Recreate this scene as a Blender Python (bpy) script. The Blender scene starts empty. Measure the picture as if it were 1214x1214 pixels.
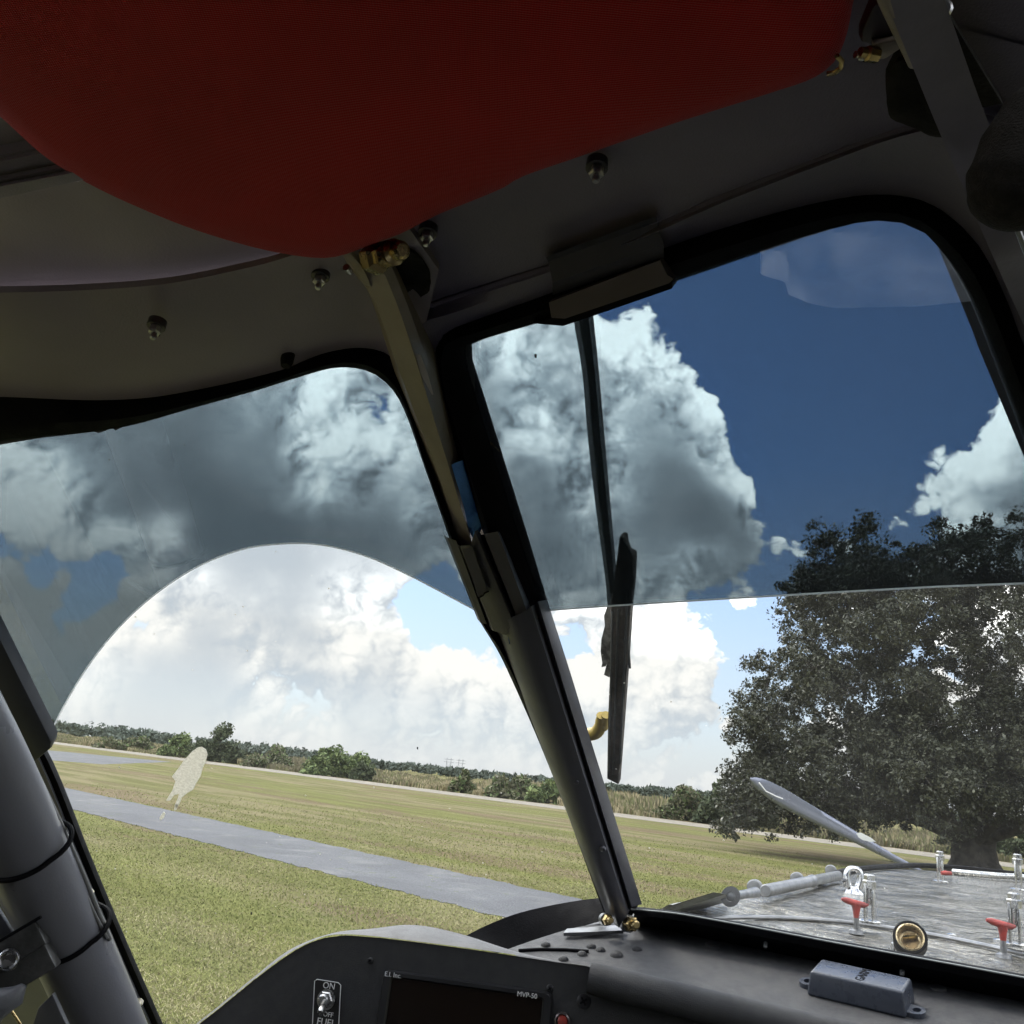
import bpy, bmesh, math, random
import numpy as np
from mathutils import Vector, Matrix
random.seed(7); rng = np.random.default_rng(7)
scene = bpy.context.scene
# ------------------------------------------------------------------ camera
EYE = Vector((0, 0, 2.9))
PITCH, ROLL, FPX = math.radians(15.6), math.atan(.1), 1121.0
cf = Vector((0, math.cos(PITCH), math.sin(PITCH)))
r0 = Vector((1, 0, 0)); u0 = Vector((0, -math.sin(PITCH), math.cos(PITCH)))
cr = r0*math.cos(ROLL) + u0*math.sin(ROLL); cu = u0*math.cos(ROLL) - r0*math.sin(ROLL)
cam = bpy.data.cameras.new('camera'); camo = bpy.data.objects.new('camera', cam)
scene.collection.objects.link(camo); scene.camera = camo
cam.sensor_width = 36; cam.lens = 36*FPX/1214; cam.clip_start = .02; cam.clip_end = 6000
M = Matrix((cr, cu, -cf)).transposed().to_4x4(); M.translation = EYE; camo.matrix_world = M

def ray(x, y): return cf + cr*((x-607)/FPX) - cu*((y-607)/FPX)
def P(x, y, d): return EYE + ray(x, y)*d
def sdir(x, y): return ray(x, y).normalized()
# ------------------------------------------------------------------ exposure, sun
SUN_AZ, SUN_EL = math.radians(-48), math.radians(52)      # azimuth from +Y towards +X
scene.view_settings.view_transform = 'Standard'; scene.view_settings.look = 'None'
scene.view_settings.exposure = 1.0; scene.view_settings.gamma = 1
scene.view_settings.use_curve_mapping = False
scene.render.engine = 'CYCLES'
cy = scene.cycles
cy.max_bounces = 5; cy.diffuse_bounces = 3; cy.glossy_bounces = 2; cy.transmission_bounces = 2; cy.transparent_max_bounces = 16; cy.adaptive_threshold = .03
cy.use_denoising = True; cy.sample_clamp_indirect = 6
cy.caustics_reflective = False; cy.caustics_refractive = False
sl = bpy.data.lights.new('sun', 'SUN'); sl.energy = 1.5; sl.angle = math.radians(12); sl.color = (1, .95, .87)
so = bpy.data.objects.new('sun', sl); scene.collection.objects.link(so)
sun_dir = Vector((math.sin(SUN_AZ)*math.cos(SUN_EL), math.cos(SUN_AZ)*math.cos(SUN_EL), math.sin(SUN_EL)))
so.rotation_euler = sun_dir.to_track_quat('Z', 'Y').to_euler()

# ------------------------------------------------------------------ node helper
class NT:
    def __init__(s, nt): s.nt = nt; s.n = nt.nodes; s.l = nt.links
    def add(s, t, **k):
        nd = s.n.new(t)
        for a, b in k.items():
            if a == 'inp':
                for i, v in b.items():
                    if hasattr(v, 'bl_rna') and v.__class__.__name__.startswith('NodeSocket'): s.l.new(v, nd.inputs[i])
                    else: nd.inputs[i].default_value = v
            else: setattr(nd, a, b)
        return nd
    def m(s, op, a, b=0.0, c=0.0, clamp=False):
        nd = s.n.new('ShaderNodeMath'); nd.operation = op; nd.use_clamp = clamp
        for i, v in enumerate((a, b, c)):
            if isinstance(v, (int, float)): nd.inputs[i].default_value = v
            else: s.l.new(v, nd.inputs[i])
        return nd.outputs[0]
    def vm(s, op, a, b=(0, 0, 0), scale=None):
        nd = s.n.new('ShaderNodeVectorMath'); nd.operation = op
        for i, v in enumerate((a, b)):
            if isinstance(v, (tuple, Vector)): nd.inputs[i].default_value = v
            else: s.l.new(v, nd.inputs[i])
        if scale is not None:
            if isinstance(scale, (int, float)): nd.inputs[3].default_value = scale
            else: s.l.new(scale, nd.inputs[3])
        return nd.outputs[1] if op in ('DISTANCE', 'LENGTH', 'DOT_PRODUCT') else nd.outputs[0]
    def ss(s, v, a, b, lo=0.0, hi=1.0, smooth=True):
        nd = s.n.new('ShaderNodeMapRange'); nd.interpolation_type = 'SMOOTHSTEP' if smooth else 'LINEAR'; nd.clamp = True
        s.l.new(v, nd.inputs[0])
        for i, q in zip((1, 2, 3, 4), (a, b, lo, hi)): nd.inputs[i].default_value = q
        return nd.outputs[0]
    def noise(s, vec, scale, detail=4, rough=.5, dist=0.0, out=0):
        nd = s.n.new('ShaderNodeTexNoise')
        if vec is not None: s.l.new(vec, nd.inputs['Vector'])
        nd.inputs['Scale'].default_value = scale; nd.inputs['Detail'].default_value = detail
        nd.inputs['Roughness'].default_value = rough; nd.inputs['Distortion'].default_value = dist
        return nd.outputs[out]
    def mix(s, f, a, b, blend='MIX'):
        nd = s.n.new('ShaderNodeMix'); nd.data_type = 'RGBA'; nd.blend_type = blend
        for i, v in ((0, f), (6, a), (7, b)):
            if isinstance(v, (int, float)): nd.inputs[i].default_value = v
            elif isinstance(v, tuple): nd.inputs[i].default_value = (*v[:3], 1)
            else: s.l.new(v, nd.inputs[i])
        return nd.outputs[2]

# ------------------------------------------------------------------ world: Nishita sky with procedural cumulus
world = bpy.data.worlds.new('World'); scene.world = world; world.use_nodes = True
w = NT(world.node_tree); w.n.clear()

# cloud masses: (px, py, radius px, weight) turned into fixed compass directions of the sky
BLOBS = [(210, 560, 190, .55), (400, 560, 160, .55), (560, 420, 170, .34), (640, 640, 200, .46), (820, 620, 120, .50), (740, 480, 125, .50), (700, 420, 90, .3),
         (860, 545, 75, .30), (1250, 560, 170, .72), (1120, 640, 60, .2), (978, 690, 62, .26), (20, 570, 60, .3), (200, 645, 60, .35), (30, 760, 110, .40), (130, 800, 110, .35), (310, 690, 110, .50), (450, 780, 90, .42), (250, 790, 110, .35), (560, 830, 90, .4),
         (780, 800, 90, .5), (700, 860, 120, .35), (370, 860, 160, .25), (150, 870, 120, .2), (700, 720, 70, .3), (1150, 800, 90, .3), (350, 730, 60, .3),
         (1010, 480, 190, -.85), (960, 330, 240, -.8), (1120, 380, 150, -.5), (955, 600, 80, -.30), (130, 700, 60, -.70), (40, 668, 34, -.5), (85, 720, 30, -.4), (484, 492, 40, -.6), (40, 600, 24, -.3),
         (525, 730, 76, -1.0), (715, 345, 50, -.6), (1180, 560, 90, .5), (300, 700, 30, -.3), (490, 690, 50, -.3), (930, 740, 70, -.7), (885, 800, 56, -.7), (830, 745, 40, -.4), (680, 775, 50, -.6), (345, 800, 56, -.55), (1060, 760, 90, -.3), (400, 690, 46, -.5), (210, 740, 50, -.5), (580, 790, 50, -.5), (400, 790, 40, -.4), (780, 770, 40, -.5)]
DARK = [(240, 560, 190, .62), (440, 610, 90, .45), (330, 630, 90, .40), (620, 480, 60, .30), (650, 620, 90, .45), (840, 640, 100, .60), (990, 690, 70, .9), (120, 790, 60, .25), (1230, 600, 80, .30), (520, 450, 50, .3), (800, 520, 60, .2), (310, 655, 50, .25), (540, 800, 70, .3), (230, 830, 90, .3), (430, 870, 90, .25)]
LIGHT = [(395, 470, 70, .45), (372, 585, 60, .50), (390, 530, 50, .35), (480, 590, 40, .22), (740, 410, 70, .35), (880, 550, 60, .40), (640, 500, 60, .30), (600, 430, 60, .30), (690, 590, 50, .28), (830, 670, 44, .30), (640, 700, 40, .25), (860, 610, 40, .25),
         (25, 575, 70, .50), (70, 730, 80, .45), (200, 645, 55, .60), (140, 640, 45, .50), (60, 640, 50, .35), (110, 800, 50, .35), (170, 720, 40, .4), (300, 520, 60, .15), (1150, 500, 80, .35), (1120, 630, 50, .3), (420, 730, 60, .30), (330, 760, 60, .30), (250, 700, 50, .2), (500, 770, 60, .3), (790, 790, 70, .3), (560, 810, 50, .3), (700, 830, 50, .3), (20, 520, 40, .2)]
g = bpy.data.node_groups.new('cloud_density', 'ShaderNodeTree')
g.interface.new_socket('Direction', in_out='INPUT', socket_type='NodeSocketVector')
g.interface.new_socket('Density', in_out='OUTPUT', socket_type='NodeSocketFloat')
g.interface.new_socket('Puff', in_out='OUTPUT', socket_type='NodeSocketFloat')
q = NT(g); gi = q.add('NodeGroupInput'); go = q.add('NodeGroupOutput')
D = gi.outputs[0]
sep = q.add('ShaderNodeSeparateXYZ', inp={0: D})
zz = q.m('MAXIMUM', sep.outputs[2], 0.0)
DV = q.vm('SCALE', D, scale=q.m('SUBTRACT', 1.75, q.m('MULTIPLY', zz, .75)))
wn = q.vm('SUBTRACT', q.noise(D, 6, 2, .5, out=1), (.5, .5, .5))
DW = q.vm('ADD', D, q.vm('SCALE', wn, scale=.16))
acc = None; LOWC = .04
for (x, y, r, wt) in BLOBS:
    c = sdir(x, y); rr = r/FPX
    b = q.ss(q.vm('DISTANCE', DW, c), 0.0, rr*1.35, wt, 0.0)
    acc = b if acc is None else q.m('ADD', acc, b)
n1 = q.m('SUBTRACT', q.noise(DV, 5.0, 8, .60, .15), .5)
wv = q.vm('ADD', DV, q.vm('SCALE', q.vm('SUBTRACT', q.noise(DV, 14, 2, .55, out=1), (.5, .5, .5)), scale=.05))
def billow(v, sc): return q.m('ABSOLUTE', q.m('SUBTRACT', q.noise(v, sc, 0, .5), .5))
bl = q.m('ADD', q.m('ADD', q.m('MULTIPLY', billow(wv, 9), 1.0), q.m('MULTIPLY', billow(wv, 21), .55)), q.m('ADD', q.m('MULTIPLY', billow(wv, 47), .30), q.m('MULTIPLY', billow(wv, 101), .16)))
tot = q.m('ADD', q.m('ADD', acc, q.m('MULTIPLY', n1, 1.30)), q.m('MULTIPLY', q.m('SUBTRACT', bl, .21), 1.15))
tot = q.m('ADD', tot, q.m('MULTIPLY', q.m('SUBTRACT', q.noise(D, 1.9, 1, .5), .44), .6))
q.l.new(tot, go.inputs[0]); q.l.new(bl, go.inputs[1])

tc = w.add('ShaderNodeTexCoord'); DIR = tc.outputs['Generated']
sky = w.add('ShaderNodeTexSky', sky_type='NISHITA', sun_disc=False, sun_elevation=SUN_EL, sun_rotation=SUN_AZ, air_density=1.0, dust_density=1.2, ozone_density=1.6)
SKY_STRENGTH = .10
def dens(v, puff=False):
    nd = w.add('ShaderNodeGroup'); nd.node_tree = g; w.l.new(v, nd.inputs[0]); return nd.outputs[0] if not puff else (nd.outputs[0], nd.outputs[1])
# clouds are brightest on the side turned up towards the light
Ld = Vector((-.35, -.1, 1)).normalized()
d1, puff = dens(DIR, True); d2 = dens(w.vm('NORMALIZE', w.vm('ADD', DIR, tuple(Ld*.028))))
cover = w.ss(d1, -.03, .10)
d3 = dens(w.vm('NORMALIZE', w.vm('ADD', DIR, tuple(Vector((-.85, 0, .5))*.008))))
relief = w.m('ADD', w.m('SUBTRACT', d1, d2), w.m('MULTIPLY', w.m('SUBTRACT', d1, d3), .9))
wd = w.vm('ADD', DIR, w.vm('SCALE', w.vm('SUBTRACT', w.noise(DIR, 6, 3, .55, out=1), (.5, .5, .5)), scale=.14)); dk = None
for (x, y, r, wt) in DARK:
    b = w.ss(w.vm('DISTANCE', wd, sdir(x, y)), 0.0, r*1.3/FPX, wt, 0.0)
    dk = b if dk is None else w.m('ADD', dk, b)
el = w.add('ShaderNodeSeparateXYZ', inp={0: DIR}).outputs[2]
lg = None
for (x, y, r, wt) in LIGHT:
    b = w.ss(w.vm('DISTANCE', wd, sdir(x, y)), 0.0, r*1.3/FPX, wt, 0.0)
    lg = b if lg is None else w.m('ADD', lg, b)
core = w.ss(d1, .08, .95, 0, 1)
dark = w.m('ADD', w.m('MULTIPLY', core, .50), w.m('MULTIPLY', dk, w.ss(d1, .02, .35)))
soft = w.m('MULTIPLY', w.m('SUBTRACT', w.noise(DIR, 5.5, 3, .5, .2), .5), 1.0)
base = w.m('ADD', w.m('ADD', w.m('SUBTRACT', .60, w.m('MULTIPLY', dark, .66)), lg), soft)
det = w.m('ADD', w.m('MULTIPLY', relief, .95), w.m('MULTIPLY', w.m('SUBTRACT', puff, .2), 1.2))
det = w.m('MULTIPLY', det, w.ss(base, .10, .60, .16, 1.0))
lit = w.m('ADD', base, det)
lit = w.ss(lit, -.38, 1.02)
hi = w.ss(el, .13, .38, .53, 3.0, False); lo = w.ss(el, .0, .12, .36, .335, False)
inten = w.m('ADD', lo, w.m('MULTIPLY', w.m('POWER', lit, 1.7), w.m('SUBTRACT', hi, lo)))
ccol = w.mix(lit, (.85, .95, 1.05), (1.0, .99, .955))
cloud = w.vm('SCALE', ccol, scale=inten)
skyc = w.vm('SCALE', sky.outputs[0], scale=SKY_STRENGTH)
skyc = w.vm('MULTIPLY', skyc, (.76, .92, 1.12))
hz = w.ss(el, 0.0, .33, .85, 0.0, False)
skyc = w.mix(hz, skyc, (.395, .408, .43))
cover = w.m('MULTIPLY', cover, w.ss(el, .0, .10, .35, 1.0))
final = w.mix(cover, skyc, cloud)
ground_c = w.mix(w.ss(el, -.03, .0), (.10, .10, .07), final)
bg = w.add('ShaderNodeBackground', inp={0: ground_c, 1: 1.0})
wo = w.add('ShaderNodeOutputWorld'); w.l.new(bg.outputs[0], wo.inputs[0])
world.cycles.sampling_method = 'MANUAL'; world.cycles.sample_map_resolution = 512

# ------------------------------------------------------------------ materials
MATS = {}
def mat(name, col, rough=.5, metal=0.0, var=.15, nscale=20, bump=0.0, bscale=200, col2=None, spec=.5, detail=5, island=0.0, coat=0.0):
    if name in MATS: return MATS[name]
    m_ = bpy.data.materials.new(name); m_.use_nodes = True; t = NT(m_.node_tree); b = t.n['Principled BSDF']
    co = t.add('ShaderNodeTexCoord').outputs['Object']
    c2 = col2 if col2 else tuple(c*(1-var) for c in col)
    f = t.ss(t.noise(co, nscale, detail, .6), .35, .65)
    c = t.mix(f, col, c2)
    if island:
        ri = t.add('ShaderNodeNewGeometry').outputs['Random Per Island']
        c = t.mix(1.0, c, t.add('ShaderNodeCombineColor', inp={0: t.ss(ri, 0, 1, 1-island, 1+island, False), 1: t.ss(ri, 0, 1, 1-island, 1+island, False), 2: t.ss(ri, 0, 1, 1-island, 1+island, False)}).outputs[0], 'MULTIPLY')
    t.l.new(c, b.inputs['Base Color'])
    t.l.new(t.ss(t.noise(co, nscale*2.3, 4, .6), .3, .7, max(0, rough-.08), min(1, rough+.08)), b.inputs['Roughness'])
    b.inputs['Metallic'].default_value = metal; b.inputs['Specular IOR Level'].default_value = spec
    b.inputs['Coat Weight'].default_value = coat
    if bump:
        bp = t.add('ShaderNodeBump', inp={'Strength': bump, 'Distance': .001, 'Height': t.noise(co, bscale, 4, .6)})
        t.l.new(bp.outputs[0], b.inputs['Normal'])
    MATS[name] = m_; return m_
GREY = mat('satin_grey_paint', (.12, .125, .14), .42, var=.10, nscale=9, bump=.25, bscale=700)
ROOF = mat('textured_roof_paint', (.185, .168, .212), .48, var=.12, nscale=6, bump=.5, bscale=900)
OLIVE = mat('zinc_primer_strut', (.29, .245, .195), .45, var=.2, nscale=14, bump=.3, bscale=500)
BLACKR = mat('black_rubber', (.006, .006, .0075), .6, var=.3, nscale=30, bump=.4, bscale=600, spec=.06)
PANELB = mat('black_wrinkle_panel', (.012, .013, .016), .5, col2=(.019, .019, .021), nscale=70, detail=8, bump=.7, bscale=2500, spec=.4)
HOODG = mat('glareshield_vinyl', (.046, .047, .052), .55, col2=(.066, .066, .068), nscale=55, detail=8, bump=.7, bscale=2200, spec=.4)
FOAM = mat('dark_foam', (.018, .017, .014), .9, var=.4, nscale=60, bump=1.0, bscale=500, spec=.2)
BRASS = mat('cadmium_bolt', (.55, .42, .20), .28, 1.0, var=.3, nscale=60)
STEEL = mat('bright_steel', (.52, .52, .52), .28, 1.0, var=.2, nscale=60)
DSTEEL = mat('dull_aluminium', (.27, .275, .285), .38, .9, var=.25, nscale=40, bump=.2, bscale=300)
WHITEP = mat('white_print', (.75, .75, .75), .5, var=.05)
TAPE = mat('blue_masking_tape', (.12, .36, .85), .6, var=.2, nscale=50, bump=.8, bscale=400)
TUBEG = mat('gloss_grey_tube_paint', (.160, .163, .185), .33, var=.1, nscale=8, bump=.1, bscale=500)
REDP = mat('red_anodised', (.42, .05, .04), .45, var=.5, nscale=150, col2=(.25, .04, .035), bump=.4, bscale=300)
REDF = None

def fabric_red():
    m_ = bpy.data.materials.new('red_knit_fabric'); m_.use_nodes = True; t = NT(m_.node_tree); b = t.n['Principled BSDF']
    co = t.add('ShaderNodeTexCoord').outputs['Object']
    wv = t.add('ShaderNodeTexWave', inp={'Vector': co, 'Scale': 330.0, 'Distortion': 1.5, 'Detail': 2.0, 'Detail Scale': 3.0})
    wv2 = t.add('ShaderNodeTexWave', bands_direction='Y', inp={'Vector': co, 'Scale': 330.0, 'Distortion': 1.5, 'Detail': 2.0})
    hgt = t.m('ADD', wv.outputs['Fac'], wv2.outputs['Fac'])
    c = t.mix(t.ss(hgt, .2, 1.8), (.32, .003, .005), (.44, .005, .007))
    c = t.mix(t.ss(t.noise(co, 7, 5, .6), .35, .65), c, t.mix(1.0, c, (.82, .82, .82), 'MULTIPLY'))
    t.l.new(c, b.inputs['Base Color']); b.inputs['Roughness'].default_value = .9; b.inputs['Specular IOR Level'].default_value = .15
    b.inputs['Sheen Weight'].default_value = .15
    bp = t.add('ShaderNodeBump', inp={'Strength': .5, 'Distance': .0006, 'Height': hgt}); t.l.new(bp.outputs[0], b.inputs['Normal'])
    return m_
REDF = fabric_red()

def glass(name, tint, spec=1.0, dirt=.0, ior=1.45):
    m_ = bpy.data.materials.new(name); m_.use_nodes = True; t = NT(m_.node_tree); t.n.clear()
    co = t.add('ShaderNodeTexCoord').outputs['Object']
    tr = t.add('ShaderNodeBsdfTransparent', inp={0: (*tint, 1)})
    gl = t.add('ShaderNodeBsdfGlossy', inp={0: (1, 1, 1, 1), 1: .0})
    if not spec:
        o = t.add('ShaderNodeOutputMaterial'); t.l.new(tr.outputs[0], o.inputs[0]); return m_
    fr = t.add('ShaderNodeFresnel', inp={0: ior})
    sh = t.add('ShaderNodeMixShader', inp={0: t.m('MULTIPLY', fr.outputs[0], spec), 1: tr.outputs[0], 2: gl.outputs[0]}).outputs[0]
    if dirt:
        df = t.add('ShaderNodeBsdfTranslucent', inp={0: (.75, .74, .7, 1)}); d2_ = t.add('ShaderNodeBsdfDiffuse', inp={0: (.75, .74, .7, 1)})
        both = t.add('ShaderNodeMixShader', inp={0: .5, 1: df.outputs[0], 2: d2_.outputs[0]}).outputs[0]
        sm = t.ss(t.noise(co, 6, 3, .6), .3, .75, dirt*.35, dirt)
        f = sm
        sh = t.add('ShaderNodeMixShader', inp={0: f, 1: sh, 2: both}).outputs[0]
    o = t.add('ShaderNodeOutputMaterial'); t.l.new(sh, o.inputs[0]); return m_
CLEAR = glass('acrylic_outer_face', (.99, .995, .99), 0)
TINTB = glass('tint_outer_face', (.360, .402, .422), 0)
PLEXI = glass('acrylic_windscreen', (.985, .99, .985), .5, dirt=.03)
TINT = glass('dark_tint_film', (.360, .402, .422), 1.0, ior=1.7)

# ------------------------------------------------------------------ object helpers
LOC = {}
def link(o, parent=None, world_loc=None):
    scene.collection.objects.link(o)
    wl = Vector(world_loc) if world_loc is not None else Vector((0, 0, 0))
    LOC[o.name] = wl
    if parent is not None:
        o.parent = parent; o.location = wl - LOC[parent.name]
    else: o.location = wl
    return o
def empty(name, loc): return link(bpy.data.objects.new(name, None), None, loc)
def tag(o, label=None, cat=None, group=None, kind=None):
    for k, v in (('label', label), ('category', cat), ('group', group), ('kind', kind)):
        if v: o[k] = v
    return o
def build(name, bm, m_, parent=None, smooth=True, auto=40, **tg):
    vs = [v.co.copy() for v in bm.verts]; c = sum(vs, Vector())/len(vs)
    for v in bm.verts: v.co -= c
    bmesh.ops.recalc_face_normals(bm, faces=bm.faces)
    me = bpy.data.meshes.new(name); bm.to_mesh(me); bm.free()
    for mm in (m_ if isinstance(m_, (list, tuple)) else [m_]): me.materials.append(mm)
    if smooth:
        me.polygons.foreach_set('use_smooth', [True]*len(me.polygons)); me.set_sharp_from_angle(angle=math.radians(auto))
    o = link(bpy.data.objects.new(name, me), parent, c); tag(o, **tg); return o
def fast_mesh(name, V, Fq, m_, parent=None, mi=None, **tg):
    V = np.asarray(V, dtype=np.float64); c = V.mean(0); k = Fq.shape[1]
    me = bpy.data.meshes.new(name); me.vertices.add(len(V)); me.vertices.foreach_set('co', (V-c).ravel().astype(np.float32))
    me.loops.add(Fq.size); me.loops.foreach_set('vertex_index', Fq.ravel().astype(np.int32))
    me.polygons.add(len(Fq)); me.polygons.foreach_set('loop_start', np.arange(0, Fq.size, k, dtype=np.int32))
    for mm in (m_ if isinstance(m_, (list, tuple)) else [m_]): me.materials.append(mm)
    if mi is not None: me.polygons.foreach_set('material_index', mi.astype(np.int32))
    me.update(calc_edges=True)
    o = link(bpy.data.objects.new(name, me), parent, Vector(c)); tag(o, **tg); return o
def BM(): return bmesh.new()
def cat_rom(pts, n):
    """smooth resample of a list of Vectors into n points"""
    p = [Vector(a) for a in pts]
    if len(p) == 2: return [p[0].lerp(p[1], i/(n-1)) for i in range(n)]
    cum = [0]
    for a, b in zip(p, p[1:]): cum.append(cum[-1]+max((b-a).length, 1e-9))
    out = []
    for i in range(n):
        s = cum[-1]*i/(n-1); k = max(j for j in range(len(p)-1) if cum[j] <= s+1e-9)
        t = (s-cum[k])/(cum[k+1]-cum[k]); t = min(max(t, 0), 1)
        a, b = p[k], p[k+1]; m0 = (p[k+1]-p[k-1])/2 if k > 0 else b-a; m1 = (p[k+2]-p[k])/2 if k+2 < len(p) else b-a
        L = (b-a).length
        if k > 0: m0 = m0*(2*L/max((p[k+1]-p[k]).length+(p[k]-p[k-1]).length, 1e-9))
        if k+2 < len(p): m1 = m1*(2*L/max((p[k+2]-p[k+1]).length+(p[k+1]-p[k]).length, 1e-9))
        t2, t3 = t*t, t*t*t
        out.append(a*(2*t3-3*t2+1)+m0*(t3-2*t2+t)+b*(-2*t3+3*t2)+m1*(t3-t2))
    return out
def loft(bm, rows, n=40, thick=.004, closed=False, away=None, lin=False):
    """rows: lists of Vectors; lofts a sheet and gives it thickness away from the eye"""
    if n: rows = [cat_rom(r, n) for r in rows]
    nr, nc = len(rows), len(rows[0])
    fr = [[bm.verts.new(v) for v in r] for r in rows]
    def off(v):
        return v + (v-EYE).normalized()*thick if away is None else v + away*thick
    bk = [[bm.verts.new(off(v)) for v in r] for r in rows]
    for G, fl in ((fr, False), (bk, True)):
        for i in range(nr-1):
            for j in range(nc-1 + (1 if closed else 0)):
                k = (j+1) % nc
                f = [G[i][j], G[i][k], G[i+1][k], G[i+1][j]]
                bm.faces.new(f[::-1] if fl else f)
    for i in ((0, nr-1)):
        for j in range(nc-1 + (1 if closed else 0)):
            k = (j+1) % nc
            try: bm.faces.new([fr[i][j], fr[i][k], bk[i][k], bk[i][j]])
            except ValueError: pass
    if not closed:
        for j in (0, nc-1):
            for i in range(nr-1):
                try: bm.faces.new([fr[i][j], fr[i+1][j], bk[i+1][j], bk[i][j]])
                except ValueError: pass
    return bm
def pane_mats(o):
    """the face turned to the cabin mirrors it and carries the dust; the others only let light through"""
    c = max(p.area for p in o.data.polygons)
    for p in o.data.polygons:
        cc = o.matrix_world @ p.center if False else p.center + Vector(LOC[o.name])
        p.material_index = 0 if (p.area > c*.5 and p.normal.dot(EYE-cc) > 0) else 1
    return o
def prism(bm, pts, dirv, bevel=0.0, seg=2):
    pts = [Vector(p) for p in pts]
    a = [bm.verts.new(p) for p in pts]; b = [bm.verts.new(p+Vector(dirv)) for p in pts]
    n = len(pts); fs = [bm.faces.new(a), bm.faces.new(b[::-1])]
    for i in range(n): fs.append(bm.faces.new([a[i], b[i], b[(i+1) % n], a[(i+1) % n]]))
    if bevel:
        ed = list({e for f in fs[:1] for e in f.edges}); bmesh.ops.bevel(bm, geom=ed, offset=bevel, segments=seg, affect='EDGES', profile=.5)
    return bm
def frame_of(t, up=Vector((0, 0, 1))):
    t = t.normalized(); a = up.cross(t)
    if a.length < 1e-4: a = Vector((1, 0, 0)).cross(t)
    a.normalize(); return a, t.cross(a)
def tube(bm, pts, r, seg=16, caps=True):
    pts = [Vector(p) for p in pts]; n = len(pts); rs = r if isinstance(r, (list, tuple)) else [r]*n
    rings = []; a0 = None
    for i, p in enumerate(pts):
        t = (pts[min(i+1, n-1)]-pts[max(i-1, 0)]).normalized()
        if a0 is None: a, b = frame_of(t)
        else:
            a = (a0 - t*a0.dot(t)).normalized(); b = t.cross(a)
        a0 = a
        rings.append([bm.verts.new(p+(a*math.cos(2*math.pi*k/seg)+b*math.sin(2*math.pi*k/seg))*rs[i]) for k in range(seg)])
    for i in range(n-1):
        for k in range(seg):
            bm.faces.new([rings[i][k], rings[i][(k+1) % seg], rings[i+1][(k+1) % seg], rings[i+1][k]])
    if caps: bm.faces.new(rings[0][::-1]); bm.faces.new(rings[-1])
    return bm
def lathe(bm, base, axis, prof, seg=20):
    """prof: (height along axis, radius)"""
    return tube(bm, [Vector(base)+axis.normalized()*h for h, r in prof], [max(r, 1e-5) for h, r in prof], seg) if len(prof) > 1 else bm
def lathe2(bm, base, axis, prof, seg=20, phase=0.0, caps=True):
    ax = Vector(axis).normalized(); a, b = frame_of(ax); rings = []
    for h, r in prof:
        rings.append([bm.verts.new(Vector(base)+ax*h+(a*math.cos(2*math.pi*k/seg+phase)+b*math.sin(2*math.pi*k/seg+phase))*max(r, 1e-5)) for k in range(seg)])
    for i in range(len(rings)-1):
        for k in range(seg): bm.faces.new([rings[i][k], rings[i][(k+1) % seg], rings[i+1][(k+1) % seg], rings[i+1][k]])
    if caps: bm.faces.new(rings[0][::-1]); bm.faces.new(rings[-1])
    return bm
def obox(bm, c, ax, h, bevel=0.0, seg=2):
    """box: centre, three axes, half sizes"""
    vs = []
    for sx in (-1, 1):
        for sy in (-1, 1):
            for sz in (-1, 1): vs.append(bm.verts.new(Vector(c)+ax[0]*h[0]*sx+ax[1]*h[1]*sy+ax[2]*h[2]*sz))
    fs = [bm.faces.new([vs[i] for i in f]) for f in ((0, 1, 3, 2), (4, 6, 7, 5), (0, 4, 5, 1), (2, 3, 7, 6), (0, 2, 6, 4), (1, 5, 7, 3))]
    if bevel: bmesh.ops.bevel(bm, geom=list({e for f in fs for e in f.edges}), offset=bevel, segments=seg, affect='EDGES', profile=.5)
    return bm
class Plane:
    def __init__(s, a, b=None, c=None, n=None):
        s.a = Vector(a); s.n = ((Vector(b)-s.a).cross(Vector(c)-s.a)).normalized() if n is None else Vector(n).normalized()
        if s.n.dot(EYE-s.a) < 0: s.n = -s.n
    def at(s, x, y, off=0.0):
        r_ = ray(x, y); return EYE + r_*((s.a+s.n*off-EYE).dot(s.n)/r_.dot(s.n))
    def pts(s, l, off=0.0): return [s.at(x, y, off) for x, y in l]
def Z(x, y, z):                       # a point seen at a pixel at height z above the eye
    r_ = ray(x, y); return EYE + r_*(z/r_.z)
WC = Plane(P(757, 1075, .86), P(1214, 1163, .72), P(553, 408, .60))
WL = Plane(P(712, 1065, .90), P(475, 460, .635), P(60, 880, .78))
DK = Plane(P(745, 1097, .87), P(1214, 1188, .715), P(700, 1150, .76))
IP = Plane(P(560, 1170, .71), n=(-.22, -.96, .12))
NOSE = Vector((.49, .87, 0)).normalized(); PORT = Vector((-NOSE.y, NOSE.x, 0))
plane = empty('aeroplane', (0, 0, 0))
tag(plane, 'grey-painted aeroplane cockpit seen from the pilot seat, with tinted windscreen and bare metal nose deck', 'aeroplane')

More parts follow.
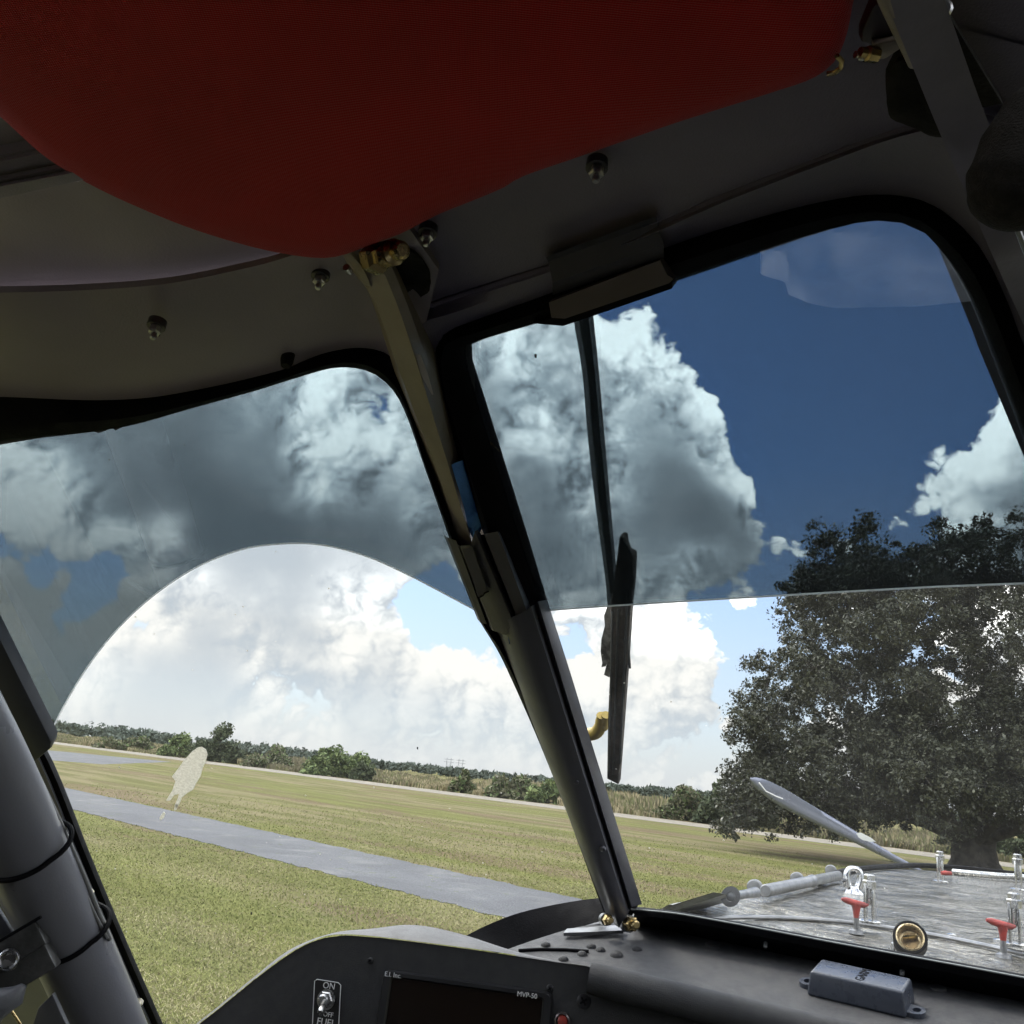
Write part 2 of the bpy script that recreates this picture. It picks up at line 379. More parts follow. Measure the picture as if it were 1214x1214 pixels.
# ================================================================== AEROPLANE: glass
cen_sky = [(553, 408), (680, 371), (800, 334), (900, 300), (1000, 268), (1050, 261), (1085, 268), (1105, 285), (1156, 404), (1214, 545), (1262, 660), (1330, 850), (1400, 1050), (1440, 1195), (1214, 1151), (1000, 1113), (808, 1078), (757, 1072), (705, 900), (650, 722), (600, 560)]
wo_ = [(530, 390), (680, 355), (800, 318), (900, 284), (1000, 252), (1060, 246), (1110, 255), (1150, 300), (1190, 390), (1240, 520), (1300, 660), (1380, 850), (1440, 1040), (1490, 1230), (1214, 1170), (1000, 1130), (808, 1095), (745, 1085), (692, 900), (638, 722), (590, 560)]
b = BM(); prism(b, WC.pts(wo_), -WC.n*.005)
pane = pane_mats(build('windscreen_pane', b, [PLEXI, CLEAR], plane, smooth=False))
film = [(532, 380), (680, 352), (800, 315), (900, 281), (1000, 249), (1060, 243), (1112, 252), (1152, 298), (1192, 388), (1242, 518), (1300, 650), (1312, 686)]
edge_t = [(1312, 686), (1214, 691), (1110, 695), (1000, 701), (900, 707), (800, 713), (720, 718), (650, 723), (636, 724)]
b = BM(); prism(b, WC.pts(film+edge_t[1:]+[(585, 560)], .004), WC.n*.0008)
tf = pane_mats(build('tint_film', b, [TINT, TINTB], pane, smooth=False))
b = BM(); tube(b, WC.pts([(x, y+.6) for x, y in edge_t[1:]], .005), .0006, 6)
EDGE = mat('frosted_film_edge', (.85, .87, .87), .4)
_t = NT(EDGE.node_tree); _tl = _t.add('ShaderNodeBsdfTranslucent', inp={0: (1, 1, 1, 1)})
_o = [n_ for n_ in _t.n if n_.type == 'OUTPUT_MATERIAL'][0]; _m = _t.add('ShaderNodeMixShader', inp={0: .75, 1: _t.n['Principled BSDF'].outputs[0], 2: _tl.outputs[0]}); _t.l.new(_m.outputs[0], _o.inputs[0])
build('film_edge', b, EDGE, pane)
# left pane
wl_out = [(-200, 560), (0, 512), (140, 494), (345, 434), (400, 420), (445, 424), (472, 445), (488, 475), (540, 640), (600, 780), (655, 900), (720, 1075), (640, 1090), (560, 1130), (500, 1240), (400, 1330), (200, 1330), (120, 1100), (40, 880), (-60, 700)]
b = BM(); prism(b, WL.pts(wl_out), -WL.n*.005)
lpane = pane_mats(build('side_window_pane', b, [PLEXI, CLEAR], plane, smooth=False))
arc = [(46, 900), (60, 868), (75, 838), (100, 796), (130, 756), (165, 720), (205, 689), (245, 666), (290, 650), (330, 644.5), (366, 644), (400, 649), (440, 661), (480, 679), (515, 697), (545, 713), (562, 722)]
arcs = []
for i in range(60):
    s = i/59*(len(arc)-1); k = min(int(s), len(arc)-2); t = s-k; arcs.append((arc[k][0]*(1-t)+arc[k+1][0]*t, arc[k][1]*(1-t)+arc[k+1][1]*t))
arc3 = cat_rom([Vector((x, y, 0)) for x, y in arc], 70); arcs = [(v.x, v.y) for v in arc3]
filmL = arcs + [(590, 750), (540, 640), (488, 475), (472, 442), (445, 420), (400, 416), (345, 430), (140, 490), (0, 508), (-200, 556), (-60, 700), (30, 880)]
b = BM(); prism(b, WL.pts(filmL, .004), WL.n*.0008)
pane_mats(build('tint_film', b, [TINT, TINTB], lpane, smooth=False))
b = BM(); tube(b, WL.pts([(x, y+.6) for x, y in arcs], .005), .0006, 6); build('film_edge', b, EDGE, lpane)

# ================================================================== AEROPLANE: seals
def band(name, inner, outer, pl, m_, o1=.0, o2=.012, o3=.008, n=120, parent=None, thick=.0025, **k):
    i_ = pl.pts(inner, o1); o_ = pl.pts(outer, o3)
    i_, o_ = cat_rom(i_, n), cat_rom(o_, n)
    m1 = [a.lerp(c, .25)+pl.n*(o2-max(o1, 0))*.8 for a, c in zip(i_, o_)]; m2 = [a.lerp(c, .6)+pl.n*o2*.9 for a, c in zip(i_, o_)]
    b = BM(); loft(b, [i_, m1, m2, o_], n=0, thick=thick, away=-pl.n)
    return build(name, b, m_, parent or plane, auto=60, **k)
cs_in = [(757, 1072), (732, 990), (705, 900), (678, 810), (650, 722), (625, 640), (600, 560), (575, 480), (556, 420), (556, 410), (580, 400), (680, 371), (800, 334), (900, 300), (1000, 268), (1050, 261), (1090, 270), (1110, 290), (1142, 340), (1169, 404), (1222, 545), (1266, 660), (1334, 850), (1404, 1050), (1444, 1195)]
cs_out = [(744, 1074), (722, 990), (694, 900), (668, 820), (632, 724), (596, 680), (563, 606), (535, 516), (514, 435), (526, 392), (560, 378), (650, 345), (790, 290), (900, 255), (1000, 232), (1060, 229), (1110, 243), (1160, 288), (1192, 351), (1212, 404), (1262, 530), (1310, 650), (1380, 840), (1450, 1040), (1490, 1200)]
band('window_seal', cs_in, cs_out, WC, BLACKR, -.001, .014, .010, label='thick black rubber seal round the main windscreen')
ls_in = [(-120, 545), (0, 525), (140, 507), (230, 480), (345, 447), (395, 432), (435, 434), (462, 452), (480, 482), (503, 545), (535, 640), (560, 712), (592, 770), (650, 905), (712, 1066)]
ls_out = [(-120, 470), (0, 467), (120, 472), (200, 466), (330, 438), (385, 417), (430, 411), (464, 425), (486, 462), (508, 540), (545, 640), (572, 720), (602, 765), (662, 900), (722, 1080)]
band('window_seal', ls_in, ls_out, WL, BLACKR, -.001, .016, .014, label='black rubber seal over the top of the side window')
# reddish lip and drips on the shaded underside at left
b = BM(); prism(b, WL.pts([(152, 496), (152, 503), (190, 493), (235, 480), (260, 470), (225, 476), (180, 487)], .004), WL.n*.002)
build('seal_patch', b, mat('faded_red_sealant', (.20, .07, .05), .7), plane, smooth=False)
b = BM(); prism(b, WL.pts([(-40, 500), (0, 496), (90, 492), (135, 490), (152, 494), (148, 504), (138, 509), (133, 505), (127, 509), (118, 512), (108, 509), (60, 516), (0, 526), (-40, 530)], .003), WL.n*.002)
build('seal_patch', b, mat('dark_sealant', (.03, .035, .045), .5), plane, smooth=False)
# sill of side window (dark curved wall above dash)
b = BM(); loft(b, [WL.pts([(540, 1116), (575, 1098), (610, 1084), (650, 1074), (690, 1067), (716, 1064)], .0), WL.pts([(590, 1130), (620, 1122), (650, 1112), (680, 1102), (705, 1094), (722, 1090)], .03)], 30, .006)
build('sill_wall', b, BLACKR, plane)
# windscreen sill at the bottom of the windscreen
top = [(745, 1074), (808, 1081), (1000, 1116), (1214, 1155), (1440, 1198)]; ln = [(748, 1078), (808, 1084), (1000, 1119.5), (1214, 1159), (1440, 1204)]
mid = [(752, 1084), (808, 1092), (1000, 1130), (1214, 1170), (1440, 1216)]; bot = [(750, 1096), (808, 1107), (1000, 1146), (1214, 1188), (1440, 1236)]
b = BM(); loft(b, [WC.pts(top, -.004), WC.pts(ln, .012), WC.pts(mid, .016), DK.pts(bot, 0.0)], 30, .008)
build('windscreen_sill', b, BLACKR, plane)
b = BM(); tube(b, cat_rom(WC.pts(ln, .0135), 30), .0007, 8); build('sill_trim', b, mat('trim_edge', (.35, .37, .36), .35, .6), plane)
for x, y in ((909, 1114), (1070, 1146)):
    b = BM(); lathe2(b, WC.at(x, y, .01), WC.n, [(0, .0022), (.006, .0022), (.008, .0014)], 12); build('fastener', b, DSTEEL, plane)
# outer post beside glass on the right
b = BM(); prism(b, WC.pts([(1100, 262), (1108, 283), (1152, 390), (1160, 412), (1220, 556), (1270, 676), (1340, 860), (1410, 1060), (1450, 1200), (1520, 1220), (1400, 860), (1300, 600), (1220, 400), (1160, 290)], -.02), -WC.n*.012)
build('outer_post', b, mat('post_grey', (.10, .105, .12), .5), plane, smooth=False)

# ================================================================== AEROPLANE: roof
Zr = lambda l, z: [Z(x, y, z) for x, y in l]
seam_lo = [(480, 372), (540, 352), (600, 333), (720, 294), (860, 233), (960, 195), (1060, 158), (1120, 146), (1180, 156), (1240, 196), (1290, 256), (1345, 375)]
seam_z = [0]*8+[-.008, -.02, -.035, -.07]
def sh(l, dy): return [(x, y+dy) for x, y in l]
r_a = WC.pts([(512, 470), (524, 412), (545, 394), (653, 354), (793, 299), (903, 264), (1002, 241), (1060, 238), (1103, 250), (1150, 294), (1182, 353), (1202, 405), (1252, 530)], .007)
r_b = [WC.at(x, y, .022) for x, y in [(482, 425), (500, 385), (535, 372), (650, 332), (790, 274), (900, 237), (1000, 213), (1065, 208), (1125, 225), (1185, 270), (1222, 330), (1250, 402), (1300, 520)]]
r_c = [Z(x, y+6, z) for (x, y), z in zip([(470, 376), (505, 364), (540, 352), (650, 317), (770, 272), (860, 233), (980, 187), (1060, 158), (1120, 146), (1180, 156), (1240, 196), (1290, 256), (1345, 375)], [.269]*9+[.262, .25, .235, .2])]
b = BM(); loft(b, [r_a, r_b, r_c], 90, .006, away=Vector((0, .5, .85)))
build('header_lip', b, ROOF, plane, auto=60, label='lower roof lip wrapping round the windscreen corner')
Zs = lambda dy, z: [Z(x, y+dy, z+dzz) for (x, y), dzz in zip(seam_lo, seam_z)]
rows = [Zs(6, .270), Zs(1, .281), Zs(-5, .274),
        Zr([(450, 330), (520, 300), (600, 270), (720, 215), (860, 160), (960, 120), (1060, 85), (1150, 60), (1240, 60), (1300, 90), (1380, 150), (1450, 280)], .279),
        Zr([(400, 200), (460, 150), (560, 110), (700, 50), (850, 0), (950, -40), (1050, -80), (1150, -110), (1340, -150)], .285),
        Zr([(200, -200), (300, -250), (450, -300), (650, -350), (850, -400), (950, -420), (1050, -450), (1150, -480), (1400, -520)], .30)]
b = BM(); loft(b, rows, 90, .005, away=Vector((0, 0, 1)))
build('roof_panel', b, ROOF, plane, auto=35, label='dark grey roof skin with a pressed groove above the windscreen')
# left roof skins
seam = [(-160, 340), (-60, 346), (0, 347), (100, 344), (200, 336), (300, 316), (345, 303), (400, 280), (470, 250)]
b = BM(); loft(b, [WL.pts([(-160, 480), (-60, 480), (0, 480), (120, 483), (200, 477), (330, 449), (385, 427), (430, 420), (500, 430)], .010),
                   WL.pts([(-160, 456), (-60, 456), (0, 456), (120, 461), (200, 455), (330, 427), (385, 406), (430, 400), (500, 405)], .022),
                   [Z(x, y, z) for (x, y), z in zip([(-160, 400), (-60, 403), (0, 405), (120, 408), (210, 400), (330, 368), (390, 350), (440, 335), (520, 320)], [.212]*3+[.222, .23, .25, .258, .264, .268])],
                   [Z(x, y, z) for (x, y), z in zip(seam, [.228, .228, .228, .236, .243, .255, .26, .266, .27])]], 90, .004, away=Vector((0, 0, 1)))
SKIN = mat('warm_grey_skin', (.27, .235, .252), .40, var=.12, nscale=5, bump=.3, bscale=700)
build('side_roof_skin', b, SKIN, plane, auto=60, label='smooth lower side roof skin below the curved seam')
b = BM(); loft(b, [[Z(x, y, z) for (x, y), z in zip(sh(seam, 6), [.234, .234, .234, .242, .249, .261, .266, .272, .276])],
                   [Z(x, y, z) for (x, y), z in zip([(-160, 290), (-60, 285), (0, 278), (100, 265), (200, 250), (300, 240), (345, 235), (400, 220), (470, 200)], [.25, .25, .25, .257, .262, .27, .273, .277, .28])],
                   [Z(x, y, z) for (x, y), z in zip([(-160, 262), (-60, 245), (0, 234), (60, 222), (120, 209), (200, 190), (260, 170), (330, 150), (400, 120)], [.255]*3+[.26, .262, .27, .275, .28, .282])]], 90, .004, away=Vector((0, 0, 1)))
build('upper_roof_skin', b, SKIN, plane, auto=60)
b = BM(); loft(b, [Zr([(-160, 262), (-60, 246), (0, 235), (110, 211), (200, 190), (330, 150)], .250), Zr([(-160, 248), (-60, 232), (0, 221), (110, 200), (200, 180), (330, 140)], .248), Zr([(-160, 240), (-60, 224), (0, 213), (110, 190), (200, 165), (330, 130)], .258),
                   Zr([(-160, 215), (-60, 203), (0, 192), (110, 168), (200, 150), (330, 110)], .258), Zr([(-160, 200), (-60, 185), (0, 176), (110, 150), (200, 130), (330, 90)], .272), Zr([(-260, 100), (-60, 40), (0, 0), (110, -20), (200, -60), (330, -100)], .285)], 50, .004, away=Vector((0, 0, 1)))
build('roof_stringer', b, ROOF, plane, auto=30, label='stepped roof stringer at the upper left')
# exposed fastener studs
def stud(x, y, z, s=1.0, m_=STEEL):
    c = Z(x, y, z); ax = (Vector((0, -.15, -1))).normalized()
    c = c + ax*.0035*s
    b = BM(); lathe2(b, c, ax, [(-.004, .0052*s), (.0005*s, .0052*s), (.0008*s, .0042*s)], 20)
    o = build('roof_fastener', b, mat('dark_washer', (.09, .085, .08), .35, .8), plane)
    b = BM(); lathe2(b, c, ax, [(.0006, .0038*s), (.0040*s, .0038*s), (.0048*s, .0030*s)], 6); build('nut', b, m_, o, auto=20)
    b = BM(); lathe2(b, c, ax, [(.004, .0018*s), (.0078*s, .0018*s), (.0086*s, .0012*s)], 12); build('bolt_end', b, m_, o, auto=20)
for x, y, z in ((708, 192, .276), (508, 270, .276), (381, 322, .262), (187, 381, .228)): stud(x, y, z)
b = BM(); lathe2(b, WL.at(340, 428, .026), Vector((0, -.2, -1)), [(-.012, .0042), (.0, .0042), (.004, .003)], 14); build('clip', b, FOAM, plane)
# dark rubber plugs in the roof
def blob(pts, z, th, m_, name='foam_plug', **k):
    c = Vector((sum(p[0] for p in pts)/len(pts), sum(p[1] for p in pts)/len(pts), 0))
    o3 = cat_rom([Vector((x, y, 0)) for x, y in pts+[pts[0]]], 40)[:-1]
    rows = []
    for s, dz in ((1.0, .0), (.93, -th*.7), (.6, -th), (.2, -th*.8), (.02, -th*.8)):
        rows.append([Z((v.x-c.x)*s+c.x+random.uniform(-.8, .8), (v.y-c.y)*s+c.y+random.uniform(-.8, .8), z+dz) for v in o3])
    b = BM(); loft(b, rows, 0, .004, closed=True, away=Vector((0, 0, 1)))
    fs = b.verts[:]; return build(name, b, m_, plane, auto=80, **k)
blob([(468, 297), (482, 293), (500, 305), (511, 328), (511, 345), (504, 366), (490, 378), (478, 365), (466, 330)], .268, .004, FOAM)
blob([(1050, 92), (1065, 68), (1090, 70), (1110, 100), (1128, 145), (1120, 162), (1100, 160), (1080, 150), (1055, 138)], .262, .006, FOAM)

# pad overhead
pad_edge = [(-140, 20), (-60, 90), (0, 138), (50, 183), (100, 215), (160, 244), (230, 272), (300, 293), (350, 303), (385, 306), (408, 302), (440, 290), (475, 277), (520, 254), (560, 238), (600, 221), (615, 211), (680, 188), (740, 167), (800, 146), (860, 127), (920, 108), (965, 92), (990, 72), (1004, 40), (1012, 0), (1030, -60), (1060, -130)]
pe = cat_rom([Vector((x, y, 0)) for x, y in pad_edge], 110); pc = Vector((480, -260, 0))
rows = []
for s, z in ((1.0, .262), (1.0, .252), (.994, .246), (.975, .243), (.90, .241), (.75, .240), (.5, .240), (.25, .240), (.03, .240)):
    rows.append([Z(pc.x+(v.x-pc.x)*s, pc.y+(v.y-pc.y)*s, z) for v in pe])
b = BM(); loft(b, rows, 0, .012, away=Vector((0, 0, 1)))
build('overhead_pad', b, REDF, None, auto=80, label='large red knit-fabric pad with rounded front edge under the grey cockpit roof', cat='roof pad')
b = BM(); tube(b, [Z(x, y, .243) for x, y in ((992, 66), (998, 72), (997, 80), (990, 86), (980, 88))], .0009, 8)
build('wire_clip', b, BRASS, None, label='tiny brass wire clip at the rear right corner of the red pad', cat='clip')

# ================================================================== AEROPLANE: pillar
def dpts(l): return [P(x, y, d_) for x, y, d_ in l]
left = [(404, 301, .52), (418, 322, .53), (436, 345, .55), (455, 400, .585), (480, 480, .635), (507, 560, .67), (522, 598, .69), (538, 640, .71), (548, 668, .72)]
l2 = [(408, 300, .505), (424, 325, .515), (445, 360, .535), (470, 430, .57), (492, 490, .605), (515, 550, .635), (530, 595, .655), (543, 641, .68), (553, 668, .69)]
mid_ = [(440, 292, .50), (456, 325, .51), (474, 370, .53), (494, 430, .56), (514, 495, .595), (534, 560, .63), (546, 600, .65), (560, 645, .675), (568, 668, .685)]
l4 = [(452, 290, .503), (468, 325, .515), (486, 370, .535), (507, 430, .575), (526, 495, .61), (546, 560, .645), (558, 600, .665), (570, 638, .69), (580, 668, .695)]
right = [(460, 288, .52), (474, 325, .53), (494, 370, .56), (524, 436, .61), (547, 500, .645), (566, 560, .668), (580, 600, .68), (590, 640, .70), (600, 668, .70)]
b = BM(); loft(b, [dpts(left), dpts(l2), dpts(mid_), dpts(l4), dpts(right)], 40, .003)
pil = build('windscreen_pillar', b, OLIVE, plane, auto=25, label='olive-grey pressed pillar between side window and windscreen')
# fold lip
b = BM(); loft(b, [dpts([(404, 300, .50), (420, 318, .508), (432, 338, .52)]), dpts([(413, 297, .498), (430, 318, .505), (440, 340, .52)])], 12, .002); build('fold_lip', b, OLIVE, pil)
b = BM(); loft(b, [dpts([(487, 418, .556), (497, 440, .566), (512, 468, .58)]), dpts([(498, 420, .556), (506, 440, .566), (514, 468, .58)])], 12, .001)
build('bare_patch', b, mat('bare_metal', (.5, .46, .42), .4, .6), pil)
# bolts at the top
for (x, y, dd, s) in ((446, 306, .492, 1.0), (464, 300, .487, .8)):
    ax = (P(480, 296, .47)-P(446, 306, .495)).normalized()
    b = BM(); lathe2(b, P(x, y, dd), ax, [(-.004, .0085*s), (.004, .0085*s), (.006, .006*s), (.011, .006*s), (.012, .004*s)], 6 if s == 1 else 16); build('pillar_bolt', b, BRASS, pil, auto=25)
b = BM(); lathe2(b, P(413, 320, .51), Vector((-.3, -1, 0)), [(-.002, .002), (.003, .002)], 8); build('rivet', b, STEEL, pil)
# blue tape pieces
b = BM(); loft(b, [dpts([(535, 551, .628), (549, 598, .648), (556, 628, .668), (563, 644, .673)]), dpts([(546, 546, .628), (560, 592, .648), (570, 622, .664), (571, 627, .668)]), dpts([(550, 545, .635), (564, 590, .653), (572, 618, .668), (573, 622, .672)])], 14, .0006)
build('masking_tape', b, TAPE, None, auto=70, label='longer blue masking tape strip on the pillar above the clamp sleeve', cat='tape', group='blue masking tape on the pillar')
b = BM(); loft(b, [dpts([(601, 748, .688), (604, 764, .694)]), dpts([(609, 738, .688), (613, 744, .694)]), dpts([(613, 735, .69), (616, 741, .696)])], 6, .0006)
build('masking_tape', b, TAPE, None, label='small blue masking tape scrap just below the clamp sleeve', cat='tape', group='blue masking tape on the pillar')
# clamp sleeve
def mixp(x, y, off):
    a = WC.at(x, y, off+.004); c = WL.at(x, y, off+.004); return a if (a-EYE).length < (c-EYE).length else c
DSLV = mat('dark_sleeve_plastic', (.060, .056, .064), .4, var=.2, nscale=30, bump=.3, bscale=900)
tp = [(526, 634, .004), (530, 637, .016), (541, 641, .017), (542, 645, .009), (546, 647, .022), (558, 646, .026), (563, 630, .026), (566, 628, .022), (571, 634, .012), (574, 633, .024), (590, 630, .024), (594, 632, .004)]
bt = [(566, 734, .004), (570, 739, .016), (577, 740, .017), (581, 746, .009), (585, 748, .022), (600, 753, .026), (608, 737, .026), (611, 735, .022), (614, 737, .012), (616, 739, .024), (628, 734, .024), (633, 724, .004)]
b = BM()
for a0_, a1_ in ((0, 4), (3, 8), (7, 12)):
    loft(b, [[mixp(*q_) for q_ in tp[a0_:a1_]], [mixp((q_[0]+r_[0])/2, (q_[1]+r_[1])/2, q_[2]) for q_, r_ in zip(tp[a0_:a1_], bt[a0_:a1_])], [mixp(*q_) for q_ in bt[a0_:a1_]]], 0, .012)
slv = build('clamp_sleeve', b, DSLV, plane, auto=20, label='dark stepped clamp sleeve halfway up the pillar')
b = BM(); loft(b, [[mixp(x, y, .0285) for x, y in ((548, 651), (560, 648), (579, 700), (567, 708))][:2], [mixp(x, y, .0285) for x, y in ((567, 708), (578, 701))]], 0, .002); build('sleeve_insert', b, DSLV, slv)
b = BM(); tube(b, [mixp(x, y, .029) for x, y in ((567, 709), (573, 706), (575, 703), (579, 701))], .0006, 6); build('sleeve_joint', b, BLACKR, slv)
b = BM(); lathe2(b, mixp(632, 729, .015), WC.n, [(0, .004), (.004, .004), (.006, .002)], 10); build('hook', b, DSTEEL, slv)
# lower pillar
tp = [(588, 745, .006), (594, 752, .014), (600, 750, .024), (612, 742, .028), (622, 738, .026), (633, 730, .022), (638, 727, .012), (641, 724, .016), (652, 722, .004)]
bt = [(711, 1064, .006), (717, 1080, .014), (726, 1094, .022), (734, 1100, .026), (739, 1094, .024), (744, 1084, .020), (747, 1078, .010), (749, 1075, .014), (761, 1072, .004)]
tops = [mixp(*q_) for q_ in tp]; bots = [mixp(*q_) for q_ in bt]
b = BM(); loft(b, [[a.lerp(c, t) for a, c in zip(tops, bots)] for t in (-.025, 0, .25, .5, .75, 1)], 0, .004)
LP = mat('satin_black_grey', (.085, .085, .10), .42, var=.12, nscale=12, bump=.2, bscale=500)
lpil = build('lower_pillar', b, LP, plane, auto=50, label='dark grey lower pillar running down to the dashboard')
for x, y in ((683, 925), (715, 1005)):
    b = BM(); lathe2(b, mixp(x, y, .023), WC.n, [(0, .003), (.002, .003), (.003, .0015)], 10); build('rivet', b, LP, lpil)
# base bracket and bolts
b = BM(); prism(b, DK.pts([(668, 1110), (672, 1105), (728, 1101), (741, 1103), (739, 1107), (700, 1109)], .002), DK.n*.003, .0006); build('bracket_foot', b, DSTEEL, plane, auto=30)
for x, y, s in ((718, 1090, .9), (745, 1095, 1.25)):
    ax = (P(770, 1100, .80)-P(735, 1093, .86)).normalized()
    b = BM(); lathe2(b, P(x, y, .835), ax, [(-.004, .0058*s), (.002, .0058*s)], 20); o = build('pillar_foot_bolt', b, DSTEEL, plane)
    b = BM(); lathe2(b, P(x, y, .835), ax, [(.0021, .0052*s), (.0075*s, .0052*s), (.009*s, .004*s)], 6); build('nut', b, BRASS, o, auto=20)
    b = BM(); lathe2(b, P(x, y, .835), ax, [(.008*s, .003*s), (.014*s, .003*s), (.015*s, .002*s)], 12); build('bolt_end', b, BRASS, o)

# header bracket that holds the wiper motor
b = BM()
cA = [(647, 306), (655, 352), (660, 372)]; cB = [(776, 258), (789, 305), (797, 327)]
rows = [[Z(647, 305, .266), Z(776, 257, .266)], [WC.at(650, 310, .034), WC.at(779, 263, .034)], [WC.at(655, 335, .034), WC.at(787, 290, .034)], [WC.at(655, 350, .022), WC.at(787, 306, .022)]]
loft(b, rows, 0, .012); hb = build('header_box', b, mat('box_black', (.032, .030, .038), .5), plane, auto=20)
b = BM(); prism(b, WC.pts([(655, 354), (658, 372), (674, 373), (797, 331), (802, 326), (794, 321), (786, 304)], .020), WC.n*.006, .001); build('cover_plate', b, mat('plate_brown', (.10, .080, .072), .5), hb, auto=25)
b = BM(); prism(b, WC.pts([(640, 374), (676, 377), (720, 362), (803, 333), (804, 325), (720, 352), (650, 372)], .006), WC.n*.012); build('bracket_edge', b, BLACKR, hb, smooth=False)

# wiper (outside the glass)
wip = empty('wiper', WC.at(700, 500, -.02)); wip.parent = plane; LOC['wiper'] = WC.at(700, 500, -.02)
wip['label'] = 'weathered windscreen wiper hanging outside the windscreen'
WB = mat('weathered_black_steel', (.035, .042, .042), .5, var=.4, nscale=50, bump=.6, bscale=300)
b = BM(); loft(b, [WC.pts([(679, 374), (690, 440), (697, 520), (706, 600), (718, 690), (720, 716)], -.02), WC.pts([(685, 374), (696, 440), (703, 520), (711, 600), (722, 690), (724, 716)], -.014), WC.pts([(697, 372), (705, 440), (712, 520), (720, 600), (728, 690), (729, 716)], -.014), WC.pts([(703, 371), (710, 440), (717, 520), (724, 600), (732, 690), (733, 716)], -.02)], 24, .006)
build('wiper_arm', b, WB, wip, auto=25)
b = BM(); prism(b, WC.pts([(733, 640), (737, 637), (741, 639), (742, 648), (745, 656), (752, 660), (751, 690), (748, 716), (744, 780), (739, 850), (733, 931), (719, 924), (721, 850), (724, 780), (722, 716), (731, 690)], -.010), -WC.n*.007, .002); blade = build('wiper_blade', b, mat('perished_rubber', (.035, .032, .028), .8, col2=(.10, .085, .07), nscale=60, bump=1.0, bscale=250), wip, auto=40)
b = BM()
for xa, ya, xb, yb in ((726, 725, 722, 915), (733, 722, 727, 918), (744, 700, 735, 905)):
    tube(b, [WC.at(xa, ya, -.0095), WC.at(xb, yb, -.0095)], .0009, 6)
build('blade_ridge', b, WB, blade)
b = BM(); prism(b, WC.pts([(721, 716), (716, 730), (717, 742), (713, 758), (712, 772), (714, 786), (713, 791), (718, 790), (720, 784), (718, 792), (716, 800), (722, 803), (726, 800), (727, 770), (727, 720)], -.016), -WC.n*.006); build('blade_clip', b, mat('crusty_metal', (.5, .48, .43), .7, .3, nscale=80, col2=(.08, .07, .06), bump=1.0, bscale=200), wip, auto=40)
b = BM(); tube(b, WC.pts([(742, 755), (744, 775), (747, 792)], -.012), [.003, .002, .0008], 8); build('blade_tab', b, WB, wip)
b = BM()
yp = [Vector(v) for v in WC.pts([(694, 871), (706, 869), (712, 860), (713, 848)], -.03)]
tube(b, cat_rom(yp, 12), [.0055]*7+[.005]*3+[.0042]*2, 12); lathe2(b, WC.at(717, 855, -.03), WC.n.cross(Vector((1, 0, 0))), [(-.008, .004), (.008, .004)], 12)
build('washer_nozzle', b, mat('yellow_brass_paint', (.42, .30, .05), .45), wip)

# ================================================================== AEROPLANE: right-hand overhead frame
sq = [Z(1062, -60, .252), Z(1100, 40, .250), Z(1142, 150, .243), Z(1188, 260, .222), WC.at(1240, 390, .03), WC.at(1300, 540, .03)]
def strip_tube(l, wv_, hv, name, m_, parent=None, **k):
    """rectangular section bar along points"""
    b = BM(); rings = []
    for i, p_ in enumerate(l):
        t = (l[min(i+1, len(l)-1)]-l[max(i-1, 0)]).normalized(); vd = (p_-EYE).normalized(); a = t.cross(vd).normalized(); c = t.cross(a).normalized()
        rings.append([b.verts.new(p_+a*wv_*sx+c*hv*sy) for sx, sy in ((-1, -.7), (-.8, -1), (.8, -1), (1, -.7), (1, 1), (-1, 1))])
    for i in range(len(l)-1):
        for k_ in range(6): b.faces.new([rings[i][k_], rings[i][(k_+1) % 6], rings[i+1][(k_+1) % 6], rings[i+1][k_]])
    b.faces.new(rings[0][::-1]); b.faces.new(rings[-1]); return build(name, b, m_, parent or plane, auto=30, **k)
strip_tube(cat_rom(sq, 20), .0075, .006, 'roof_strut', mat('strut_grey', (.19, .176, .21), .4, var=.2, bump=.2), label='flat grey diagonal strut at the upper right')
b = BM(); tube(b, [Z(1030, -60, .246), Z(1050, 0, .246), Z(1070, 42, .246), Z(1085, 74, .246), Z(1087, 78, .246)], [.0024, .0024, .0024, .0024, .0012], 16); build('roof_tube', b, OLIVE, plane)
b = BM(); prism(b, Zr([(1036, 52), (1064, 48), (1068, 58), (1050, 70), (1038, 72)], .252), Vector((0, .002, .004)), .0006); build('roof_bracket', b, OLIVE, plane)
b = BM(); prism(b, Zr([(1034, 10), (1060, -20), (1066, 40), (1036, 55), (1022, 50), (1022, 38)], .256), Vector((0, .003, .006)), .001); build('roof_gusset', b, mat('dark_gusset', (.045, .035, .04), .5), plane)
for x, y, s in ((1022, 66, .7), (1031, 64, 1.0)):
    b = BM(); lathe2(b, Z(x, y, .248), Vector((-1, -.3, -.2)), [(-.003*s, .0026*s), (.001*s, .0026*s), (.0016*s, .0018*s), (.004*s, .0018*s)], 8); build('bracket_bolt', b, BRASS if s == 1 else STEEL, plane)
b = BM(); prism(b, Zr([(1112, 20), (1128, 22), (1150, 60), (1190, 124), (1162, 129), (1145, 100)], .258), Vector((0, .004, .01)), .001); build('cable_slot', b, FOAM, plane)
b = BM(); lathe2(b, Z(1117, 12, .255), Vector((-.2, -1, -.6)), [(0, .003), (.002, .003), (.003, .002)], 10); build('rivet', b, STEEL, plane)
